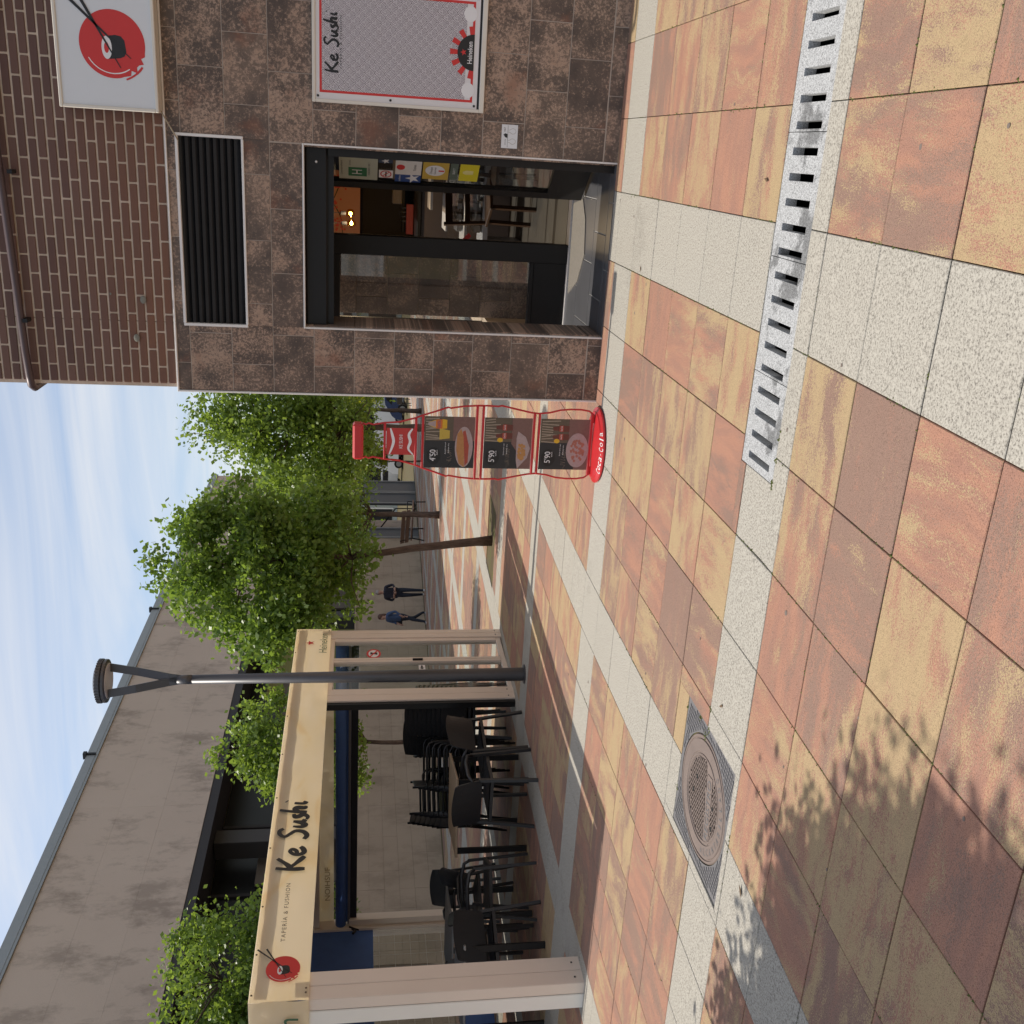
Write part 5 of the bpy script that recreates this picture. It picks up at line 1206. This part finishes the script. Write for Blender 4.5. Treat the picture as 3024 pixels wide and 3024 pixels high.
# ================================================================== concrete building on the left
cb = thing('concrete_building', 'long grey concrete building with blind upper floor and dark recess', 'building', (BLD_X, 25, -.4))
def cp(o): o.parent = cb; o.location = (-BLD_X, -25, .4); return o
ZU0, ZU1 = 5.24, 8.29; BY0, BY1 = 2.0, 47.0; GX = -17.3
mb = MB(); mb.box(-34, BLD_X - .03, BY0, BY1, ZU0 + .02, ZU1); mb.box(-34, GX - .3, BY0, BY1, -2, ZU0 + .02); cp(mb.build('core', M['conc']))
nY, nZ = 14, 3
for i in range(nY):
    for k in range(nZ):
        a, b_ = BY0 + (BY1 - BY0) * i / nY, BY0 + (BY1 - BY0) * (i + 1) / nY; c, d_ = ZU0 + (ZU1 - ZU0) * k / nZ, ZU0 + (ZU1 - ZU0) * (k + 1) / nZ
        mb = MB(); mb.box(BLD_X - .03, BLD_X + random.uniform(-.001, .001), a + .0012, b_ - .0012, c + .0012, d_ - .0012); cp(mb.build('concrete_panel', M['conc']))
mb = MB(); mb.box(-34, BLD_X + .05, BY0 - .05, BY1 + .05, ZU1, ZU1 + .06); mb.box(BLD_X - .02, BLD_X + .06, BY0 - .05, BY1 + .05, ZU1 + .06, ZU1 + .27); cp(mb.build('roof_fascia', M['fascia']))
for y in (14.5, 23.5, 32.2, 40):
    mb = MB(); mb.box(BLD_X - .05, BLD_X + .12, y - .06, y + .06, ZU1 + .27, ZU1 + .36); mb.box(BLD_X + .06, BLD_X + .10, y - .03, y + .03, ZU1 + .05, ZU1 + .27); cp(mb.build('roof_bracket', M['black']))
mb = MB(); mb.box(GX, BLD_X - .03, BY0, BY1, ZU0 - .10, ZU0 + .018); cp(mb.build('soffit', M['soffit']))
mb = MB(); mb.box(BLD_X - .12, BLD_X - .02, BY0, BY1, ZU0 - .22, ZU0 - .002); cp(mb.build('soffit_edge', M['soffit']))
# glazing of the recess
y = BY0
k = 0
while y < BY1 - .5:
    w = 2.6; mb = MB(); mb.box(GX - .02, GX, y + .06, y + w - .06, 1.75, ZU0 - .12); cp(mb.build('window', M['darkglass']))
    mb = MB(); mb.box(GX - .04, GX + .06, y - .05, y + .05, 1.72, ZU0 - .11); cp(mb.build('mullion', M['soffit']))
    if k % 3 == 1: mb = MB(); mb.box(GX + .02, GX + .10, y + .3, y + w - .2, 1.72, 4.1); cp(mb.build('recess_panel', m_conc('beige_recess_panel', (.16, .135, .11), (.20, .17, .14), .2) if k == 1 else bpy.data.materials['beige_recess_panel']))
    y += w; k += 1
mb = MB(); mb.box(GX + .01, GX + .08, 29.5, 35.4, 1.72, 4.6); cp(mb.build('recess_panel', plain('olive_panel', (.26, .245, .06), .6)))
for y in (8.6, 21.4, 34.0):
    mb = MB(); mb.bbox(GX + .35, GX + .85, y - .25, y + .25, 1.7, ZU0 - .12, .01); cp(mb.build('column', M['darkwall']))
# lower stone wall
LY0, LY1, LT = 6.0, 39.0, 1.70
mb = MB(); mb.box(GX - .3, BLD_X - .035, LY0, LY1, -2.2, LT); mb.box(BLD_X - .035, BLD_X - .004, 36.6, LY1, -2.2, LT - .002); mb.box(BLD_X - .035, BLD_X - .004, LY0, 11.99, -2.2, LT - .002); cp(mb.build('wall_core', M['stone']))
pw, ph = .60, .335; i = 0
for r in range(8):
    z1 = LT - r * ph; z0 = z1 - ph + .003
    y = 12.0
    while y < 36.4:
        if z1 > gz(y) - .1:
            mb = MB(); d_ = random.uniform(-.003, .003); mb.box(BLD_X - .036, BLD_X + d_, y + .0012, min(y + pw, LY1) - .0012, z0, z1); cp(mb.build('stone_panel', M['stone'])); i += 1
        y += pw
    if i > 295: break
mb = MB(); mb.box(BLD_X - .04, BLD_X + .03, 9.0, LY1, LT, LT + .06); cp(mb.build('coping', M['stone']))
mb = MB(); mb.box(BLD_X, BLD_X + .05, 9.0, LY1, -1.2, -.02)
# grey doors and stairs at the far end
for k, (a, b_) in enumerate(((39.05, 40.1), (43.3, 44.7), (44.9, 46.4))):
    mb = MB(); mb.box(BLD_X - .10, BLD_X - .02, a, b_, -1.1, 1.7); d0 = cp(mb.build('grey_door', M['greydoor']))
    mb = MB(); mb.box(BLD_X - .02, BLD_X + .04, a - .06, a + .04, -1.1, 1.7); mb.box(BLD_X - .02, BLD_X + .04, b_ - .04, b_ + .06, -1.1, 1.7); mb.build('door_frame', M['frame'], d0)
mb = MB(); mb.box(BLD_X - .6, BLD_X - .02, 39, 47, 1.7, ZU0); cp(mb.build('lintel_wall', M['conc']))
mb = MB(); mb.box(GX - .2, BLD_X - .3, 40.1, 43.3, -1.2, -1.0); mb.box(GX - .3, GX - .1, 40.1, 43.3, -1, 1.7); cp(mb.build('stair_back', M['greydoor']))
for k in range(7):
    mb = MB(); mb.box(GX - .05, BLD_X - .02 - k * .26, 40.15, 43.25, -.95 + k * .17 - .17, -.95 + k * .17); cp(mb.build('stair_step', M['stone']))
mb = MB(); mb.tube([(BLD_X - .1, 42.9, .0), (GX + .1, 42.9, 1.2)], .03, 8); mb.tube([(BLD_X - .1, 42.9, -.95), (BLD_X - .1, 42.9, .0)], .025, 8); cp(mb.build('handrail', M['black']))

# ================================================================== benches
def bench(label, x, y, rz):
    t_ = thing('park_bench', label, 'bench', G(x, y), rz, 'benches on the plaza')
    for k in range(3): mb = MB(); mb.bbox(-.9, .9, -.22 + k * .15, -.09 + k * .15, .43, .47, .006); mb.build('seat_slat', M['benchwood'], t_)
    for k in range(2): mb = MB(); mb.obox((0, .27 + .04 * k, .62 + k * .16), (1, 0, 0), (0, 1, -.25), (0, .25, 1), .9, .014, .07); mb.build('back_slat', M['benchwood'], t_)
    for s in (-.75, .75):
        mb = MB(); mb.tube([(s, -.25, 0), (s, -.24, .40), (s, .2, .42), (s, .34, .86)], .022, 8); mb.tube([(s, .30, 0), (s, .2, .42)], .022, 8); mb.tube([(s, -.24, .42), (s, -.26, .64), (s, .24, .66)], .018, 8); mb.build('leg_frame', M['black'], t_, True)
M['benchwood'] = plain('bench_wood', (.22, .13, .085), .6, 0, .3, 14)
bench('wooden bench with dark metal legs in front of the far stairs', -12.6, 33.6, R(150))
bench('wooden bench on the plaza right behind the menu stand', -5.0, 22.6, R(-75))

# ================================================================== people
def person(label, x, y, rz, h, joints, radii, edges, paint, hair, extra=None):
    me = bpy.data.meshes.new('body'); names = list(joints); idx = {n_: i for i, n_ in enumerate(names)}
    me.from_pydata([joints[n_] for n_ in names], [(idx[a], idx[b_]) for a, b_ in edges], [])
    o = bpy.data.objects.new('tmp', me); COL.objects.link(o)
    o.modifiers.new('sk', 'SKIN'); sv = me.skin_vertices[0].data
    for n_ in names:
        r_ = radii[n_]; sv[idx[n_]].radius = r_ if hasattr(r_, '__len__') else (r_, r_); sv[idx[n_]].use_root = (n_ == 'pelvis')
    s = o.modifiers.new('ss', 'SUBSURF'); s.levels = 2; s.render_levels = 2
    dg = bpy.context.evaluated_depsgraph_get(); m2 = bpy.data.meshes.new_from_object(o.evaluated_get(dg)); bpy.data.objects.remove(o)
    m2.materials.clear(); keys = list(dict.fromkeys(['skin', 'top', 'legs', 'shoe'])); 
    for k in keys: m2.materials.append(paint[k])
    for p in m2.polygons:
        c = p.center; p.use_smooth = True
        zf = c.z
        if zf > 1.44: k = 'skin'
        elif zf > .93: k = 'top'
        elif zf > .085: k = 'legs'
        else: k = 'shoe'
        if paint['hand'](c): k = 'skin'
        p.material_index = keys.index(k)
    t_ = thing('person', label, 'person', G(x, y), rz); ob = bpy.data.objects.new('body', m2); COL.objects.link(ob); ob.parent = t_
    hb = MB(); hair(hb); hb.build('hair', paint['hair'], t_, True)
    # face: eyes, nose and mouth
    fb = MB(); fb.sphere((0, .098, 1.575), .012, 8, 6); fb.sphere((0, .10, 1.555), .010, 8, 6); fb.build('nose', M['skin'], t_, True)
    for s_ in (-1, 1): fb = MB(); fb.sphere((s_ * .032, .088, 1.602), .010, 8, 6, 1.2, .6, .7); fb.build('eye', M['ink'], t_); fb = MB(); fb.sphere((s_ * .078, .0, 1.585), .024, 8, 6, .4, .8, 1.2); fb.build('ear', M['skin'], t_, True)
    fb = MB(); fb.sphere((0, .092, 1.528), .022, 8, 6, 1.1, .4, .3); fb.build('mouth', plain('lips', (.35, .12, .10), .5), t_)
    if extra: extra(t_)
    t_.scale = (h / 1.72,) * 3
    return t_
ED = [('pelvis', 'belly'), ('belly', 'chest'), ('chest', 'neck'), ('neck', 'head'), ('head', 'crown'), ('chest', 'shL'), ('shL', 'elL'), ('elL', 'wrL'), ('wrL', 'haL'), ('chest', 'shR'), ('shR', 'elR'), ('elR', 'wrR'), ('wrR', 'haR'), ('pelvis', 'hpL'), ('hpL', 'knL'), ('knL', 'anL'), ('anL', 'toL'), ('pelvis', 'hpR'), ('hpR', 'knR'), ('knR', 'anR'), ('anR', 'toR')]
RD = dict(pelvis=(.15, .11), belly=(.14, .105), chest=(.155, .11), neck=.055, head=(.082, .095), crown=(.07, .085), shL=.068, elL=.048, wrL=.036, haL=.034, shR=.068, elR=.048, wrR=.036, haR=.034, hpL=.092, knL=.062, anL=.045, toL=.042, hpR=.092, knR=.062, anR=.045, toR=.042)
J1 = dict(pelvis=(0, 0, .93), belly=(0, .01, 1.10), chest=(0, .0, 1.30), neck=(0, .0, 1.47), head=(0, .02, 1.56), crown=(0, .01, 1.65), shL=(-.19, 0, 1.38), elL=(-.27, -.02, 1.12), wrL=(-.14, .16, 1.06), haL=(-.05, .19, 1.06), shR=(.19, 0, 1.38), elR=(.27, -.02, 1.12), wrR=(.14, .16, 1.07), haR=(.05, .20, 1.09), hpL=(-.09, 0, .86), knL=(-.09, .10, .48), anL=(-.08, .10, .09), toL=(-.08, .22, .045), hpR=(.09, 0, .86), knR=(.085, .02, .47), anR=(.08, -.14, .10), toR=(.085, -.04, .045))
def hair1(mb): mb.sphere((0, -.012, 1.625), .094, 14, 10, .95, 1.05, .95)
def ex1(t_):
    mb = MB(); 
    for s in (-1, 1): mb.prism([(s * .05, 1.40), (s * .17, 1.36), (s * .185, .98), (s * .09, .88)], mtx((0, .118, 0), (1, 0, 0), (0, 0, 1), (0, -1, 0)), -.02)
    mb.build('open_jacket', M['navy'], t_)
    for s in (-1, 1):
        for k in range(4): f = MB(); f.tube([(s * .045, .20, 1.075 - k * .018), (s * .012, .235, 1.075 - k * .018), (s * -.018, .235, 1.073 - k * .018)], [.010, .009, .007], 6); f.build('finger', M['skin'], t_, True)
        f = MB(); f.tube([(s * .05, .20, 1.09), (s * .02, .23, 1.105)], [.011, .009], 6); f.build('thumb', M['skin'], t_, True)
person('grey-haired person in dark jacket and blue shirt, hands clasped, walking by wall', -14.3, 31.2, R(200), 1.70, J1, RD, ED, dict(skin=M['skin'], top=M['navy'], legs=M['jeans'], shoe=M['shoe'], hair=M['hairg'], hand=lambda c: c.y > .145 and 1.0 < c.z < 1.15), hair1, ex1)
J2 = dict(J1); J2.update(elL=(-.24, -.08, 1.12), wrL=(-.20, .06, .94), haL=(-.19, .10, .88), elR=(.24, .05, 1.12), wrR=(.20, .16, .96), haR=(.18, .20, .91), knL=(-.08, .16, .50), anL=(-.08, .24, .10), toL=(-.08, .36, .06), knR=(.08, -.02, .47), anR=(.08, -.26, .13), toR=(.08, -.18, .045))
def hair2(mb): mb.sphere((0, -.02, 1.62), .100, 14, 10, 1, 1.05, 1); mb.sphere((0, -.07, 1.50), .085, 12, 10, 1.05, .75, 1.6)
def ex2(t_):
    mb = MB(); mb.bbox(.20, .34, -.16, .10, .86, 1.12, .03); mb.build('shoulder_bag', M['bag'], t_); mb = MB(); mb.tube([(.22, .05, 1.1), (.17, .03, 1.42), (.1, -.08, 1.44), (.22, -.12, 1.1)], .012, 6); mb.build('bag_strap', M['bag'], t_, True)
    for s, hx_ in ((-1, (-.19, .10, .88)), (1, (.18, .20, .91))):
        for k in range(4): f = MB(); f.tube([(hx_[0], hx_[1] - .02 + k * .016, hx_[2]), (hx_[0] - s * .01, hx_[1] - .015 + k * .016, hx_[2] - .05), (hx_[0] - s * .02, hx_[1] - .005 + k * .014, hx_[2] - .075)], [.010, .009, .007], 6); f.build('finger', M['skin'], t_, True)
        f = MB(); f.tube([(hx_[0] - s * .015, hx_[1] + .03, hx_[2] + .02), (hx_[0] - s * .03, hx_[1] + .045, hx_[2] - .02)], [.011, .008], 6); f.build('thumb', M['skin'], t_, True)
person('brown-haired person in blue top and dark jeans with black shoulder bag walking', -14.3, 29.3, R(150), 1.60, J2, RD, ED, dict(skin=M['skin'], top=M['bluetop'], legs=M['jeans'], shoe=M['shoe'], hair=M['hairb'], hand=lambda c: (abs(c.x) > .15 and c.z < 1.06 and c.z > .7 and c.y > .06)), hair2, ex2)

# ================================================================== far background
fb_ = thing('far_shop_row', 'pale green low shop row far beyond the plaza', 'building', (-16, 78, gz(65)))
mb = MB(); mb.box(-16, 30, 0, 8, -.2, 3.4); mb.build('wall', M['pale'], fb_)
mb = MB(); mb.box(-16.3, 30.3, -.5, 8.3, 3.4, 3.75); mb.build('roof', M['fascia'], fb_)
for k in range(10): mb = MB(); x = -14.8 + k * 4.2; mb.box(x, x + 2.6, -.06, .02, .4, 2.5); w = mb.build('window', M['darkglass'], fb_); mb = MB(); mb.box(x - .1, x, -.12, .02, .3, 2.6); mb.box(x + 2.6, x + 2.7, -.12, .02, .3, 2.6); mb.build('window_frame', M['aluw'], w)
far = thing('far_apartment_block', 'pale apartment block behind the trees at the end of the plaza', 'building', (0, 120, -1.5))
mb = MB(); mb.box(-26, 40, 0, 12, -1, 9); mb.build('wall', plain('cream_render', (.45, .42, .37), .85, 0, .1, 1), far)
for i in range(3):
    for k in range(14): mb = MB(); x = -24 + k * 4.4; z = .8 + i * 2.8; mb.box(x, x + 1.5, -.06, .02, z, z + 1.5); mb.build('window', M['darkglass'], far)
def vehicle(label, x, y, rz, col, L=4.2, H=1.5, van=False):
    t_ = thing('parked_van' if van else 'parked_car', label, 'van' if van else 'car', (x, y, gz(y)), rz, 'vehicles parked beyond the plaza'); pm_ = plain('car_paint', col, .25, 0, .03)
    w = .86
    side = [(-L / 2, .35), (-L / 2 + .05, .75), (-L / 2 + .25, 1.0 if not van else 1.1), (-L / 2 + (1.0 if not van else .5), H - .05), (-L / 2 + (1.3 if not van else .8), H), (L / 2 - (1.0 if not van else .15), H), (L / 2 - (.5 if not van else .08), H - .15), (L / 2 - .05, .95), (L / 2, .6), (L / 2 - .05, .32)]
    mb = MB(); mb.prism(side, mtx((0, w, 0), (1, 0, 0), (0, 0, 1), (0, -1, 0)), 2 * w); mb.build('body', pm_, t_)
    mb = MB(); mb.prism([(-L / 2 + 1.0, 1.02), (-L / 2 + 1.35, H - .1), (L / 2 - 1.0, H - .1), (L / 2 - .55, 1.0)] if not van else [(-L / 2 + .55, 1.1), (-L / 2 + .85, H - .15), (-L / 2 + 1.7, H - .15), (-L / 2 + 1.7, 1.1)], mtx((0, w + .006, 0), (1, 0, 0), (0, 0, 1), (0, -1, 0)), 2 * w + .012); mb.build('side_windows', M['darkglass'], t_)
    for a in (-L / 2 + .75, L / 2 - .8):
        for s in (-1, 1): mb = MB(); mb.tube([(a, s * (w - .14), .32), (a, s * (w + .015), .32)], .32, 18); o = mb.build('wheel', M['black'], t_); mb = MB(); mb.tube([(a, s * (w + .0), .32), (a, s * (w + .022), .32)], .19, 14); mb.build('rim', M['frame'], o)
    for s in (-.6, .6): mb = MB(); mb.sphere((-L / 2 + .06, s, .72), .1, 10, 8, .5, 1.4, .8); mb.build('headlight', M['lens'], t_)
vehicle('white van parked far behind the menu stand', -20.0, 70, R(8), (.75, .75, .74), 4.8, 2.1, True)
vehicle('dark blue car parked far right of the menu stand', -15.2, 66, R(4), (.03, .05, .12))
vehicle('pale grey car parked beyond the far trees', -22.5, 71, R(0), (.4, .41, .42))
ab = thing('sandwich_board', 'small yellow sandwich board far behind near the shop corner', 'sign', G(-12.6, 54))
for s in (-1, 1): mb = MB(); mb.obox((0, s * .18, .5), (1, 0, 0), (0, 1, s * .3), (0, -s * .3, 1), .3, .012, .5); mb.build('board', plain('yellow_board', (.6, .45, .04), .5), ab)
for i, (x, y) in enumerate(((-13.4, 55), (-13.0, 57), (-12.2, 56), (-14.0, 58))):
    c = copy_tree(CH); c.location = G(x, y); c.rotation_euler = (0, 0, i * 1.3); c['group'] = 'far cafe chairs'; c['label'] = 'dark cafe chair far away beside the yellow sandwich board'
